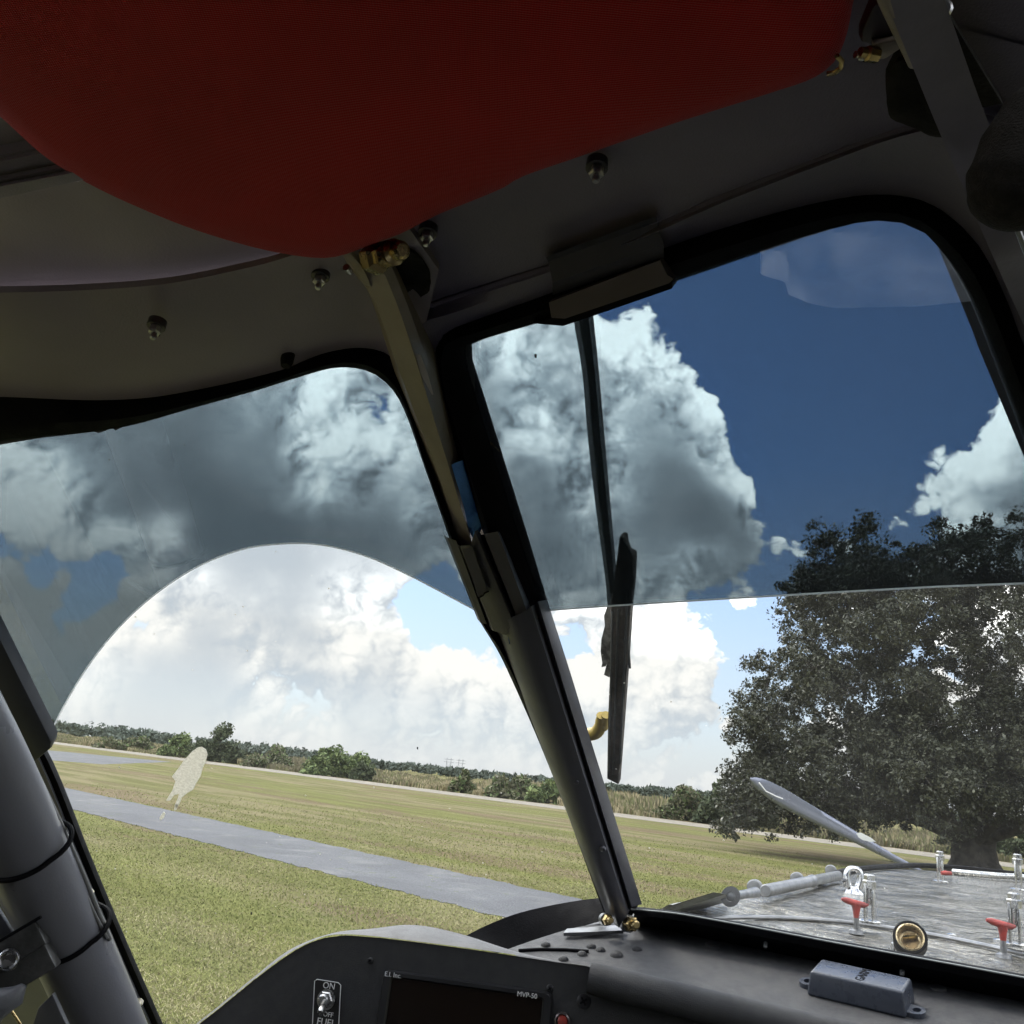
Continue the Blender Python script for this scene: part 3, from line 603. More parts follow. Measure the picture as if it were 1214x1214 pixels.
# padded grip on the far right
b = BM(); ctr = P(1222, 178, .27)
ga = (P(1252, 90, .27)-P(1180, 268, .27)).normalized(); gv = (ctr-EYE).normalized(); gb = ga.cross(gv).normalized(); gc = ga.cross(gb)
res = bmesh.ops.create_uvsphere(b, u_segments=40, v_segments=24, radius=1)
for v in b.verts:
    x, y, z = v.co; s = 1.0 + .22*z
    p_ = lambda q_: math.copysign(abs(q_)**.8, q_)
    ring = 1+.03*math.cos(16*z)
    v.co = ctr + ga*p_(z)*.0235*-1 + gb*x*.0135*s*ring + gc*y*.0135*s*ring
build('padded_grip', b, mat('black_foam_cover', (.022, .019, .016), .85, var=.4, nscale=200, bump=1.0, bscale=1500, spec=.2), None, auto=80, label='dark foam padded bulb hanging at the right edge below the roof strut', cat='padded grip')
b = BM(); tube(b, [P(1198, 250, .275), P(1214, 292, .285), P(1240, 360, .30)], .0009, 8); build('grip_wire', b, DSTEEL, plane)

# ================================================================== AEROPLANE: left lower frame
fo = [(-60, 700), (20, 830), (62, 905), (104, 1010), (150, 1120), (196, 1225), (240, 1330)]
def shx(l, dx): return [(x+dx, y) for x, y in l]
b = BM(); loft(b, [WL.pts(shx(fo, 2), -.002), WL.pts(shx(fo, -4), .006), WL.pts(shx(fo, -12), .006)], 30, .008); build('door_seal', b, BLACKR, plane, label='black seal strip down the rear edge of the side window')
b = BM(); loft(b, [WL.pts(shx(fo, -11), .005), WL.pts(shx(fo, -14), .010), WL.pts(shx(fo, -50), .010), WL.pts(shx(fo, -300), .0)], 30, .006); build('door_frame', b, GREY, plane, auto=30)
# cover block at (0..60, 740..905)
b = BM(); prism(b, WL.pts([(-60, 640), (-8, 742), (61, 880), (60, 888), (40, 905), (34, 904), (-60, 760)], .055), WL.n*-.012, .002)
build('frame_cover', b, mat('blue_black_cover', (.035, .04, .055), .45), plane, auto=30)
# main roll-cage tube
tubep = [P(-80, 790, .52), P(-12, 920, .56), P(42, 1035, .60), P(84, 1120, .63), P(132, 1230, .665), P(176, 1340, .70)]
b = BM(); tube(b, cat_rom(tubep, 40), .0240, 48); build('cage_tube', b, TUBEG, plane, label='thick satin grey cage tube rising at lower left')
# second cable alongside and ties
b = BM(); tube(b, cat_rom([P(-5, 830, .57), P(28, 888, .58), P(58, 948, .59), P(92, 1022, .61), P(120, 1090, .625), P(130, 1114, .63)], 40), .0017, 10)
tube(b, cat_rom([P(-8, 836, .565), P(22, 892, .575), P(50, 950, .585), P(84, 1022, .605), P(113, 1086, .62), P(127, 1112, .628)], 40), .0013, 10)
CAB = mat('grey_cable', (.20, .20, .20), .4)
build('cable', b, CAB, None, label='thin grey cable pair strapped along the upper side of the cage tube', cat='cable')
tpc = cat_rom(tubep, 200)
def tie(x, y, label):
    c = min(range(len(tpc)), key=lambda i: (tpc[i]-P(x, y, .6)).length); t = (tpc[min(c+1, 199)]-tpc[c-1]).normalized()
    a, bb = frame_of(t, (tpc[c]-EYE).normalized()); pts = []
    for k in range(49):
        an = 2*math.pi*k/48; v = a*math.cos(an)+bb*math.sin(an); rr = .0253
        side = v.dot(cr*.89-cu*-.45*-1 if False else (cr*.9+cu*.43)); rr += .0042*max(0, side-.75)/.25
        pts.append(tpc[c]+v*rr)
    b = BM(); tube(b, pts, .0016, 8, caps=False)
    k = (cr*.9+cu*.43).normalized(); k = (k-t*k.dot(t)).normalized()
    build('cable_tie', b, BLACKR, None, label=label, cat='cable tie', group='black ties round the cage tube')
tie(20, 990, 'upper black tie round the grey cage tube beside the window'); tie(92, 1142, 'lower black tie round the grey cage tube beside the window')
for (x, y) in ((106, 1056), (165, 1186)):
    b = BM(); lathe2(b, WL.at(x, y, .012), WL.n, [(0, .0045), (.004, .0045), (.005, .003)], 6); lathe2(b, WL.at(x+1, y+2, .016), WL.n, [(0, .002), (.008, .002)], 10)
    build('frame_bolt', b, mat('pale_bolt', (.6, .55, .42), .35, .8), plane, auto=20)
# bracket block by the tube
ux = (P(50, 1085, .575)-P(-10, 1120, .565)).normalized(); uv = (P(0, 1120, .57)-EYE).normalized(); uy = ux.cross(uv).normalized(); uz = ux.cross(uy)
BR = mat('worn_dark_alloy', (.10, .10, .098), .45, .5, var=.5, nscale=40, bump=.6, bscale=150)
b = BM(); obox(b, P(-6, 1136, .585), (ux, uy, uz), (.031, .0085, .012), .0015); blk = build('latch_block', b, BR, plane, auto=30)
b = BM(); obox(b, P(2, 1166, .582), (ux, uy, uz), (.032, .0085, .009), .0015); build('latch_rail', b, BR, blk, auto=30)
b = BM(); obox(b, P(-8, 1120, .572), (ux, uy, uz), (.029, .0010, .002), .0005); build('latch_slot', b, BLACKR, blk)
b = BM(); lathe2(b, P(10, 1138, .574), -uv, [(0, .0065), (.002, .0062), (.003, .0052), (.0015, .004)], 20); build('latch_bolt', b, STEEL, blk)
b = BM(); tube(b, [P(-30, 1215, .56), P(0, 1188, .565), P(20, 1180, .568), P(28, 1168, .57)], [.010, .009, .006, .002], 14); build('latch_lever', b, GREY, blk)
b = BM(); prism(b, [P(-60, 1060, .60), P(-20, 1050, .61), P(20, 1115, .61), P(-30, 1150, .6)], Vector((0, .004, 0)), .001); prism(b, [P(45, 1195, .60), P(62, 1178, .60), P(90, 1240, .6), P(30, 1240, .6)], Vector((0, .004, 0)), .001)
build('side_panel', b, GREY, plane, auto=30)
b = BM(); tube(b, [P(14, 1199, .55), P(24, 1214, .55), P(30, 1240, .55)], .0008, 8); build('bare_wire', b, BRASS, plane)

# ================================================================== AEROPLANE: dashboard
# top deck
far = [(600, 1126), (640, 1112), (690, 1098), (735, 1094), (808, 1105), (1000, 1143), (1214, 1185), (1460, 1236)]
near = [(640, 1150), (660, 1150), (680, 1152), (700, 1160), (760, 1174), (900, 1208), (1100, 1262), (1400, 1340)]
print('DEPTHS', [(round((DK.at(x, y)-EYE).dot(cf), 3), round((IP.at(x, y)-EYE).dot(cf), 3)) for x, y in near])
b = BM(); loft(b, [DK.pts(far), DK.pts(near)], 40, .004); deck = build('glareshield', b, HOODG, plane, label='matte dark glareshield deck behind the instrument panel')
def dome(x, y, s=1.0, m_=PANELB, nm='deck_rivet'):
    b = BM(); lathe2(b, DK.at(x, y), DK.n, [(-.0005, .0056*s), (.0016*s, .0050*s), (.0030*s, .0034*s), (.0037*s, .0012*s)], 18); return build(nm, b, m_, deck, auto=80)
for x, y in ((647, 1121), (701, 1123), (712, 1127), (690, 1132), (731, 1133), (755, 1126), (668, 1138)): dome(x, y, .8 if x != 731 else 1.05)
for x, y in ((845, 1120), (1112, 1172)):
    b = BM(); lathe2(b, DK.at(x, y), DK.n, [(-.0003, .0068), (.0012, .0062), (.0016, .002)], 20); build('deck_washer', b, HOODG, deck)
b = BM(); tube(b, DK.pts([(615, 1127), (640, 1125.5), (670, 1126), (698, 1128)], .001), .0014, 8); build('deck_seam', b, BLACKR, deck)
# padded roll
def ipz(x, y, o=0): return IP.at(x, y, o)
b = BM(); rp = [IP.at(699, 1159, .006), IP.at(760, 1174, .006), IP.at(850, 1196, .006), IP.at(1000, 1232, .006), IP.at(1200, 1282, .006), IP.at(1380, 1330, .006)]
tube(b, rp, [.0108, .0112, .0115, .012, .012, .012], 28); build('padded_roll', b, mat('padded_vinyl', (.045, .046, .05), .6, var=.2, nscale=40, bump=.8, bscale=1800, spec=.35), plane, label='black padded roll along the near edge of the dashboard')
# instrument panel face
pt = [(150, 1300), (225, 1224), (262, 1194), (300, 1163), (325, 1144), (345, 1130), (365, 1119), (385, 1112), (410, 1109), (450, 1112), (480, 1115.5), (560, 1126), (640, 1138), (700, 1147), (722, 1153), (800, 1182), (1000, 1233), (1200, 1290), (1400, 1340)]
pt3 = cat_rom([Vector((x, y, 0)) for x, y in pt[:9]], 40); ptop = [(v.x, v.y) for v in pt3]+pt[9:]
b = BM(); prism(b, IP.pts(ptop+[(1400, 1480), (150, 1480)]), -IP.n*.004, .0008); ipo = build('instrument_panel', b, PANELB, plane, auto=30, label='black instrument panel face with toggle switch and display')
fr_ = ptop[3:]; 
front = [(190, 1262), (225, 1223), (262, 1193), (300, 1162), (345, 1128.5), (385, 1110), (410, 1107.5), (450, 1110.5), (560, 1124.5), (640, 1136.5), (700, 1146)]
backr = [(189, 1262), (223.5, 1222), (260.5, 1191.8), (299, 1160), (345, 1125), (395, 1106), (440, 1101), (490, 1096.5), (545, 1107), (612, 1128), (690, 1146)]
b = BM(); loft(b, [IP.pts(front, .001), [IP.at(x, y, -.004+0) for x, y in [((a[0]*.75+c[0]*.25), (a[1]*.75+c[1]*.25)) for a, c in zip(front, backr)]], [IP.at(x, y, -.02) for x, y in [((a[0]*.3+c[0]*.7), (a[1]*.3+c[1]*.7)) for a, c in zip(front, backr)]], [IP.at(x, y, -.045) for x, y in backr]], 50, .003)
build('panel_hood', b, mat('hood_satin_grey', (.10, .10, .105), .5, var=.12, nscale=30, bump=.5, bscale=2000), plane, auto=60, label='grey hood lip over the top of the instrument panel')
iu = (IP.at(640, 1178)-IP.at(455, 1152)).normalized(); iv = IP.n.cross(iu).normalized()
if iv.z < 0: iv = -iv
def ipf(c, du, dv, off=0): return c+iu*du+iv*dv+IP.n*off
# display
b = BM()
c0 = IP.at(548, 1215)
def rrect(c, hw, hh, r_, n=6):
    out = []
    for sx, sy, a0_ in ((1, 1, 0), (-1, 1, 90), (-1, -1, 180), (1, -1, 270)):
        for k in range(n+1):
            a = math.radians(a0_+90*k/n); out.append((sx*(hw-r_)+r_*math.cos(a), sy*(hh-r_)+r_*math.sin(a)))
    return [ipf(c, u_, v_) for u_, v_ in out]
PX = .71/FPX
oh = 47*PX
outer = rrect(c0, 104*PX, oh, 8*PX); inner = rrect(c0, 92*PX, oh-8*PX, 4*PX)
loft(b, [[p_+IP.n*.0005 for p_ in outer], [p_+IP.n*.0028 for p_ in rrect(c0, 102*PX, oh-2*PX, 8*PX)], [p_+IP.n*.0028 for p_ in rrect(c0, 94*PX, oh-6*PX, 4*PX)], [p_+IP.n*.0012 for p_ in inner]], 0, .001, closed=True, away=-IP.n)
disp = build('engine_display', b, mat('bezel_black', (.016, .016, .018), .4), ipo, auto=40, label='engine monitor with a dark blank screen')
b = BM(); prism(b, [p_+IP.n*.0012 for p_ in rrect(c0, 93*PX, oh-7*PX, 4*PX)], -IP.n*.001)
build('screen', b, mat('dark_screen', (.012, .008, .006), .12, var=.1), disp, smooth=False)
def text(s, c, size, parent, name='lettering', m_=WHITEP, u=iu, v=iv, n=None, ext=.0002):
    cu_ = bpy.data.curves.new('t', 'FONT'); cu_.body = s; cu_.size = size; cu_.extrude = ext; cu_.align_x = 'CENTER'; cu_.align_y = 'CENTER'; cu_.resolution_u = 3
    to = bpy.data.objects.new('t', cu_); me = bpy.data.meshes.new_from_object(to); bpy.data.objects.remove(to); me.name = name
    n = n or u.cross(v); Mx = Matrix((u, v, n)).transposed().to_4x4(); me.transform(Mx); me.materials.append(m_)
    return link(bpy.data.objects.new(name, me), parent, c)
text('E.I. Inc.', IP.at(466, 1156, .0032), 7.5*PX, disp, v=IP.n.cross(iu), n=IP.n); text('MVP-50', IP.at(625, 1180, .0032), 7.5*PX, disp, v=IP.n.cross(iu), n=IP.n)
def screw(x, y, s, parent=ipo, m_=PANELB):
    c = IP.at(x, y); b = BM(); lathe2(b, c, IP.n, [(-.0005, .0024*s), (.0006, .0023*s), (.0012, .0016*s)], 18)
    o = build('panel_screw', b, mat('black_screw', (.03, .03, .033), .35, .5), parent)
    b = BM()
    for an in (35, 125):
        a = iu*math.cos(math.radians(an))+iv*math.sin(math.radians(an)); obox(b, c+IP.n*.0012, (a, IP.n.cross(a), IP.n), (.0014*s, .0003*s, .0002))
    build('cross_slot', b, BLACKR, o, smooth=False)
for x, y, s in ((439, 1139, 1.0), (652, 1172, 1.2), (692, 1187, 2.2)): screw(x, y, s)
b = BM(); lathe2(b, IP.at(667, 1210), IP.n, [(-.0005, .0058), (.003, .0056), (.0035, .0046), (.0015, .0042), (.0015, .001)], 24); kn = build('indicator_lamp', b, mat('lamp_ring', (.12, .10, .10), .3, .7), ipo)
b = BM(); lathe2(b, IP.at(667, 1210, .0015), IP.n, [(0, .004), (.0012, .0036), (.002, .001)], 18); build('lamp_lens', b, mat('lamp_red', (.30, .05, .04), .2), kn)
# toggle switch with placard
tc0 = IP.at(388, 1193, 0)
def tp_(px, py, off=0): return IP.at(px, py, off)
b = BM(); plc = [(376, 1161), (401, 1165), (404, 1168), (401, 1226), (398, 1230), (372, 1227), (370, 1223), (373, 1163)]
prism(b, IP.pts(plc, .0004), -IP.n*.001); tgp = build('switch_placard', b, mat('placard_black', (.012, .012, .013), .4), ipo, smooth=False)
b = BM(); pl3 = IP.pts(plc, .0006); tube(b, pl3+[pl3[0]], .00035, 6); build('placard_border', b, WHITEP, tgp)
vv = IP.n.cross(iu)
text('ON', IP.at(390, 1169, .0006), 10*PX, tgp, v=vv, n=IP.n); text('OFF', IP.at(389, 1203, .0006), 7.5*PX, tgp, v=vv, n=IP.n); text('FUEL', IP.at(386.5, 1212.5, .0006), 11*PX, tgp, v=vv, n=IP.n)
b = BM(); c = IP.at(387, 1185); lathe2(b, c, IP.n, [(0, .0072), (.0012, .0072)], 24); lathe2(b, c, IP.n, [(.0012, .0062), (.0035, .0062), (.0042, .0052)], 6); lathe2(b, c, IP.n, [(.004, .0042), (.008, .0042), (.009, .003)], 18)
tg_ = build('toggle_switch', b, STEEL, ipo, auto=25, label='steel toggle switch')
b = BM(); e = IP.at(381, 1198, .024); lathe2(b, IP.at(386, 1186, .007), e-IP.at(386, 1186, .007), [(0, .0018), (.014, .0026), (.020, .0028), (.022, .0016)], 14); build('switch_lever', b, STEEL, tg_)

# sensor box on the glareshield
sens = empty('sensor_box', DK.at(1022, 1185)); tag(sens, 'small black plastic sensor box with mounting ears standing on the glareshield', 'sensor box')
bu = (DK.at(1083, 1203)-DK.at(957, 1177)).normalized(); bn = DK.n; bv = bn.cross(bu).normalized()
if bv.dot(NOSE) < 0: bv = -bv
bl = DK.at(956, 1180); br = DK.at(1074, 1208.5); L = (br-bl).length; bu = (br-bl).normalized(); bv = (bv-bu*bv.dot(bu)).normalized()
H, Wd = .0178, .036
BX = mat('black_abs_plastic', (.058, .066, .086), .32, var=.1, nscale=60, bump=.08, bscale=1200)
bb_ = BM(); vs = []
for h_, ins in ((0, 0), (H, .0022)):
    vs.append([bb_.verts.new(bl+bu*a+bv*c_+bn*h_) for a, c_ in ((ins, ins), (L-ins, ins), (L-ins, Wd-ins), (ins, Wd-ins))])
fs = [bb_.faces.new(vs[0][::-1]), bb_.faces.new(vs[1])]
for i in range(4): fs.append(bb_.faces.new([vs[0][i], vs[0][(i+1) % 4], vs[1][(i+1) % 4], vs[1][i]]))
bmesh.ops.bevel(bb_, geom=list({e_ for f in fs[1:] for e_ in f.edges}), offset=.0022, segments=4, affect='EDGES', profile=.5)
build('case', bb_, BX, sens, auto=50)
def ear(c, s):
    b = BM(); pts = []
    for k in range(17):
        a = math.pi*(k/16-.5); pts.append(c+bu*s*(.004+.007*math.cos(a))+bv*.0085*math.sin(a))
    pts = [c-bu*s*.004-bv*.0085]+pts+[c-bu*s*.004+bv*.0085]; inn = []
    cc = c+bu*s*.005; n = len(pts)
    hole = [cc+bu*math.cos(2*math.pi*k/n+math.pi)*.0028*s+bv*math.sin(2*math.pi*k/n+math.pi)*.0042 for k in range(n)]
    loft(b, [[p_+bn*.0035 for p_ in pts], [p_+bn*.0035 for p_ in hole]], 0, .0035, closed=True, away=-bn)
    build('mounting_ear', b, BX, sens, auto=40)
ear(br+bv*.013, 1); ear(bl+bv*.020, -1)
tcn = bl+bu*(L*.53)+bv*(Wd*.50)+bn*(H+.0001)
text('GARM', tcn, .0095, sens, 'lettering', mat('dark_print', (.006, .006, .008), .8, spec=.1), u=bv, v=-bu, n=bn)

# cabin shell behind the eye (dark interior that the panes mirror)
CABM = mat('cabin_grey', (.02, .02, .022), .6)
def wbox(name, cx, cy_, cz, a, bb2, hz_, m_, **k):
    b = BM(); obox(b, EYE+NOSE*cx-PORT*cy_+Vector((0, 0, cz)), (NOSE, PORT, Vector((0, 0, 1))), (a, bb2, hz_), .01); return build(name, b, m_, plane, auto=30, **k)
wbox('roof_shell', -.55, .0, .345, .62, .78, .015, CABM)
wbox('aft_bulkhead', -.87, .0, -.3, .02, .78, .66, CABM)
wbox('cabin_floor', .1, .0, -1.0, .98, .76, .02, CABM)
wbox('cabin_side', -.15, .66, -.35, .75, .015, .70, CABM); wbox('cabin_side', .05, -.76, -.68, .78, .015, .30, CABM)  # right side carried up over its window to block light and sky reflections
wbox('footwell_wall', 1.0, .12, -.6, .02, .5, .38, CABM)
wbox('seat_cushion', -.35, .05, -.72, .25, .24, .06, mat('seat_fabric', (.012, .012, .014), .8)); wbox('seat_back', -.62, .05, -.35, .05, .24, .36, MATS['seat_fabric'])
# nose-side cheeks so the hull closes beneath the panes
b = BM(); hull = []
for z_, wdt in ((-.13, .52), (-.35, .62), (-.7, .62), (-1.05, .5)):
    hull.append([EYE+NOSE*f_-PORT*(.12)+PORT*(wdt*s_*t_)+Vector((0, 0, z_-(.06 if f_ > 1.2 else 0))) for f_, s_, t_ in ((1.02, -1, 1), (2.6, -1, .8), (3.1, -1, .3), (3.1, 1, .3), (2.6, 1, .8), (1.02, 1, 1))])
loft(b, hull, 0, .004, away=Vector((0, 0, -1))); build('nose_cowl', b, mat('white_cowl_paint', (.7, .7, .68), .35, var=.1, nscale=6), plane, auto=30)
# pale shirt cloth below the eye, mirrored faintly in the windscreen
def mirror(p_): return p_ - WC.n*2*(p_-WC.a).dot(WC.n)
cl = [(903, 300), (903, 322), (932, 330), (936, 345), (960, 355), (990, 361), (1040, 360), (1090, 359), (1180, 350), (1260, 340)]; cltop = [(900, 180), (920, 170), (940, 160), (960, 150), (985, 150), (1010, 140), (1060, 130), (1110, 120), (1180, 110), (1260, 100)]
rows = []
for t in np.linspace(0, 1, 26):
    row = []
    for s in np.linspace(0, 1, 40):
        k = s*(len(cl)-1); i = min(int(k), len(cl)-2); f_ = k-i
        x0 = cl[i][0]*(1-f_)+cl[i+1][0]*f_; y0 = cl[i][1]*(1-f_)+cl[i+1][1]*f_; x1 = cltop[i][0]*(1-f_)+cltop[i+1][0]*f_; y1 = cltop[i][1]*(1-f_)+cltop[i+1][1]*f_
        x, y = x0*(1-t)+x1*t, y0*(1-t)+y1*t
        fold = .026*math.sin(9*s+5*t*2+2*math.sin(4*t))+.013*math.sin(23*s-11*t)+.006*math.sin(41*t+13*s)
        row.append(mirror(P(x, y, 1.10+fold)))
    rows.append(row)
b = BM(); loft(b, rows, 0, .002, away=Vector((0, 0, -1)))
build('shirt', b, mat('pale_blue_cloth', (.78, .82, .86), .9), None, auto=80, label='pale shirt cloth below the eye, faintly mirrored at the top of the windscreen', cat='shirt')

# ================================================================== AEROPLANE: nose deck outside
ZD = -.135
def D_(x, y, h=0.0):                  # point on the deck seen at pixel; h lifts it
    return Z(x, y, ZD+h)
def metal_deck():
    m_ = bpy.data.materials.new('oily_polished_metal'); m_.use_nodes = True; t = NT(m_.node_tree); b = t.n['Principled BSDF']
    co = t.add('ShaderNodeTexCoord').outputs['Object']
    mp = t.add('ShaderNodeMapping', inp={0: co, 3: (1, 1, 1)}).outputs[0]
    n1_ = t.noise(mp, 75, 6, .75, .8); n2_ = t.noise(mp, 9, 6, .7, .8); n3_ = t.noise(mp, 210, 3, .7)
    md_ = t.noise(mp, 30, 4, .6, .4)
    c = t.mix(t.ss(n2_, .42, .62), (.42, .40, .355), (.20, .185, .15)); c = t.mix(t.ss(n1_, .48, .58, 0, .75), c, (.10, .09, .07)); c = t.mix(t.ss(n3_, .62, .68, 0, .8), c, (.80, .79, .76))  # pale specks are sky glints put into the base colour
    t.l.new(c, b.inputs['Base Color']); b.inputs['Metallic'].default_value = .92
    t.l.new(t.ss(md_, .35, .65, .07, .26), b.inputs['Roughness'])
    hh_ = t.m('ADD', t.m('ADD', t.m('MULTIPLY', md_, 1.0), t.m('MULTIPLY', n2_, 4.0)), t.m('MULTIPLY', n1_, .45))
    bp = t.add('ShaderNodeBump', inp={'Strength': 1.0, 'Distance': .0035, 'Height': hh_}); t.l.new(bp.outputs[0], b.inputs['Normal'])
    return m_
MD = metal_deck()
rows = [[D_(x, y) for x, y in ((770, 1083), (808, 1094), (1000, 1130), (1214, 1172), (1440, 1222))],
        [D_(x, y, .008) for x, y in ((800, 1077), (880, 1084), (1030, 1106), (1214, 1136), (1440, 1180))],
        [D_(x, y, .014) for x, y in ((850, 1070), (925, 1066), (1050, 1074), (1214, 1096), (1440, 1130))],
        [D_(x, y, .016) for x, y in ((900, 1058), (965, 1047), (1070, 1048), (1214, 1066), (1440, 1092))],
        [D_(x, y, .012) for x, y in ((950, 1047), (1000, 1036), (1090, 1031), (1214, 1043), (1440, 1066))]]
e0 = rows[-1]; rows.append([p_+NOSE*.03+Vector((0, 0, -.012)) for p_ in e0]); rows.append([p_+NOSE*.10+Vector((0, 0, -.09)) for p_ in e0])
rows = [[p_ for p_ in cat_rom(r_, 40)] for r_ in rows]; rows = [list(c) for c in zip(*[cat_rom(list(c), 26) for c in zip(*rows)])]
# left flank falls away
rows = [[r_[0]+PORT*.35+Vector((0, 0, -.35)), r_[0]+PORT*.12+Vector((0, 0, -.06))]+r_ for r_ in rows]
b = BM(); loft(b, rows, 0, .004, away=Vector((0, 0, -1))); nd = build('nose_deck', b, MD, plane, auto=60, label='bare oily metal deck in front of the windscreen')
# rim cord
b = BM(); tube(b, cat_rom([D_(968, 1045, .022), D_(990, 1036, .022), D_(1010, 1031.5, .022), D_(1050, 1027.5, .022), D_(1095, 1026, .022), D_(1150, 1030, .022), D_(1214, 1037, .022), D_(1440, 1060, .022)], 40), .0062, 8); build('deck_gasket', b, BLACKR, nd)
b = BM(); tube(b, cat_rom([D_(1130, 1033.5, .022), D_(1180, 1038, .026), D_(1214, 1040, .026), D_(1440, 1060, .026)], 20), .007, 10); build('hatch_rail', b, STEEL, nd)
def dz(x, y, d_): return P(x, y, d_)
# raised hatch ring seam
b = BM(); tube(b, cat_rom([D_(800, 1092, .003), D_(860, 1088, .008), D_(925, 1088, .010), D_(1000, 1093, .012), D_(1080, 1104, .012), D_(1150, 1117, .012), D_(1214, 1131, .012), D_(1400, 1175, .012)], 40), .0025, 8); build('hatch_seam', b, DSTEEL, nd)
# torque tube with arm and clevis
def dd_(x, y, h): return Z(x, y, ZD+h)
a = dd_(908, 1056, .028); c = dd_(994, 1038, .028)
tr = empty('hatch_crank', a); tr.parent = plane; LOC[tr.name] = a; tr['label'] = 'dull aluminium crank tube with clevis on the left of the nose deck'
b = BM(); lathe2(b, a, c-a, [(-.002, .0065), (0, .0078), ((c-a).length*.55, .0078), ((c-a).length*.55+.005, .0092), ((c-a).length*.55+.012, .0092), ((c-a).length*.55+.015, .0078), ((c-a).length-.003, .0078), ((c-a).length, .0065)], 24); build('crank_tube', b, DSTEEL, tr, auto=35)
for x, y in ((895, 1052), (985, 1032), (945, 1042)):
    b = BM(); p_ = dd_(x, y, .022); ax = (c-a).normalized(); lathe2(b, p_, ax, [(-.005, .009), (-.004, .0105), (.004, .0105), (.005, .009)], 16); build('crank_lug', b, DSTEEL, tr, auto=30)
p0, p1, p2 = dd_(806, 1078, .012), dd_(866, 1063, .035), dd_(896, 1058, .035)
b = BM(); tube(b, [p1, p1.lerp(p2, .6), p2], [.0048, .0048, .006], 12); build('crank_rod', b, DSTEEL, tr)
b = BM()
ring = [p1+(cr*math.cos(t)+Vector((0, 0, 1))*math.sin(t))*.0105 for t in np.linspace(0, 2*math.pi, 25)]; inn = [p1+(cr*math.cos(t)+Vector((0, 0, 1))*math.sin(t))*.0050 for t in np.linspace(0, 2*math.pi, 25)]
loft(b, [ring[:-1], inn[:-1]], 0, .010, closed=True); build('clevis', b, DSTEEL, tr, auto=40)
b = BM(); prism(b, [dd_(800, 1081, .014), dd_(806, 1076, .02), dd_(860, 1060, .045), dd_(866, 1068, .018), dd_(830, 1079, .01)], PORT*.012, .001); build('crank_arm', b, DSTEEL, tr, auto=30)
b = BM(); prism(b, [dd_(780, 1083, 0), dd_(800, 1073, .018), dd_(856, 1062, .018), dd_(862, 1070, .010)], PORT*.006); build('hinge_plate', b, mat('bright_sheet', (.4, .4, .39), .4, .5, var=.3), nd, smooth=False)
# cam latches with red handles
def latch(x, y, d_, s, ang, parent=plane, red=True):
    base = P(x, y, d_); Zu = Vector((0, 0, 1)); side = (cr-Zu*cr.dot(Zu)).normalized()
    side2 = (side*math.cos(ang)+NOSE*math.sin(ang)).normalized()
    lt = empty('hatch_latch', base); lt.parent = plane; lt.location = base-LOC['aeroplane']; LOC[lt.name] = base
    b = BM(); lathe2(b, base, Zu, [(0, .020*s), (.003*s, .020*s), (.005*s, .016*s)], 20); build('latch_foot', b, STEEL, lt, auto=35)
    for k in (-1, 1):
        b = BM(); obox(b, base+side2*.0075*s*k+Zu*.034*s, (side2, NOSE, Zu), (.0028*s, .008*s, .032*s), .001*s); build('latch_cheek', b, STEEL, lt, auto=35)
    b = BM(); lathe2(b, base, Zu, [(.03*s, .0052*s), (.066*s, .0052*s)], 12); build('latch_screw', b, STEEL, lt, auto=35)
    b = BM(); lathe2(b, base, Zu, [(.058*s, .0125*s), (.070*s, .0125*s), (.072*s, .010*s), (.080*s, .010*s), (.082*s, .007*s)], 8); build('latch_nut', b, STEEL, lt, auto=25)
    if red:
        b = BM(); s0_ = s; h0 = base-side*.019*s+Zu*.032*s-NOSE*.03*s; s = s*1.3
        tube(b, [h0-side*.020*s+Zu*.004*s, h0-side*.014*s+Zu*.003*s, h0, h0+side*.011*s-Zu*.001*s, h0+side*.016*s], [.0018*s, .0040*s, .0048*s, .0038*s, .0016*s], 14)
        lathe2(b, h0, -Zu, [(0, .007*s), (.010*s, .0045*s), (.018*s, .0035*s)], 12); build('latch_handle', b, REDP, lt)
        b = BM(); lathe2(b, h0-Zu*.018*s, -Zu, [(0, .0035*s), (.014*s, .004*s), (.016*s, .009*s), (.020*s, .010*s)], 12); build('latch_pin', b, DSTEEL, lt)
    return lt
l1 = latch(1031, 1094, 1.05, .62, .15); l1['label'] = 'hatch latch with red handle nearest the crank tube'
l2_ = latch(1204, 1121, .98, .63, -.1); l2_['label'] = 'hatch latch with red handle near the right edge'
b_ = latch(1115, 1046, 1.62, .62, .3, red=False); b_['label'] = 'far hatch latch seen before the tree trunk'
b = BM(); tube(b, [P(1116, 1035, 1.6), P(1121, 1035, 1.6), P(1128, 1035.5, 1.6)], [.003, .004, .003], 10); build('latch_handle', b, REDP, b_)
c_ = latch(1208, 1056, 1.60, .72, .3, red=False); c_['label'] = 'far hatch latch cut by the right edge'
# chrome lifting eye
b = BM(); p_ = P(1012, 1052, 1.45); Zu = Vector((0, 0, 1)); sd = (cr-Zu*cr.dot(Zu)).normalized()
eye = [p_+sd*a_*.0100+Zu*h_*.76 for a_, h_ in ((-.9, .0), (-1.05, .012), (-1, .026), (-.6, .034), (.2, .036), (.85, .032), (1.05, .022), (1.0, .008), (.7, .0))]
tube(b, cat_rom(eye, 30), [.0038+.0022*abs(math.cos(math.pi*i/29)) for i in range(30)], 14); lathe2(b, p_-Zu*.012, Zu, [(0, .016), (.004, .016), (.010, .009), (.014, .008)], 20); build('lifting_eye', b, mat('chrome', (.55, .55, .56), .12, 1.0, var=.05), nd, auto=50)
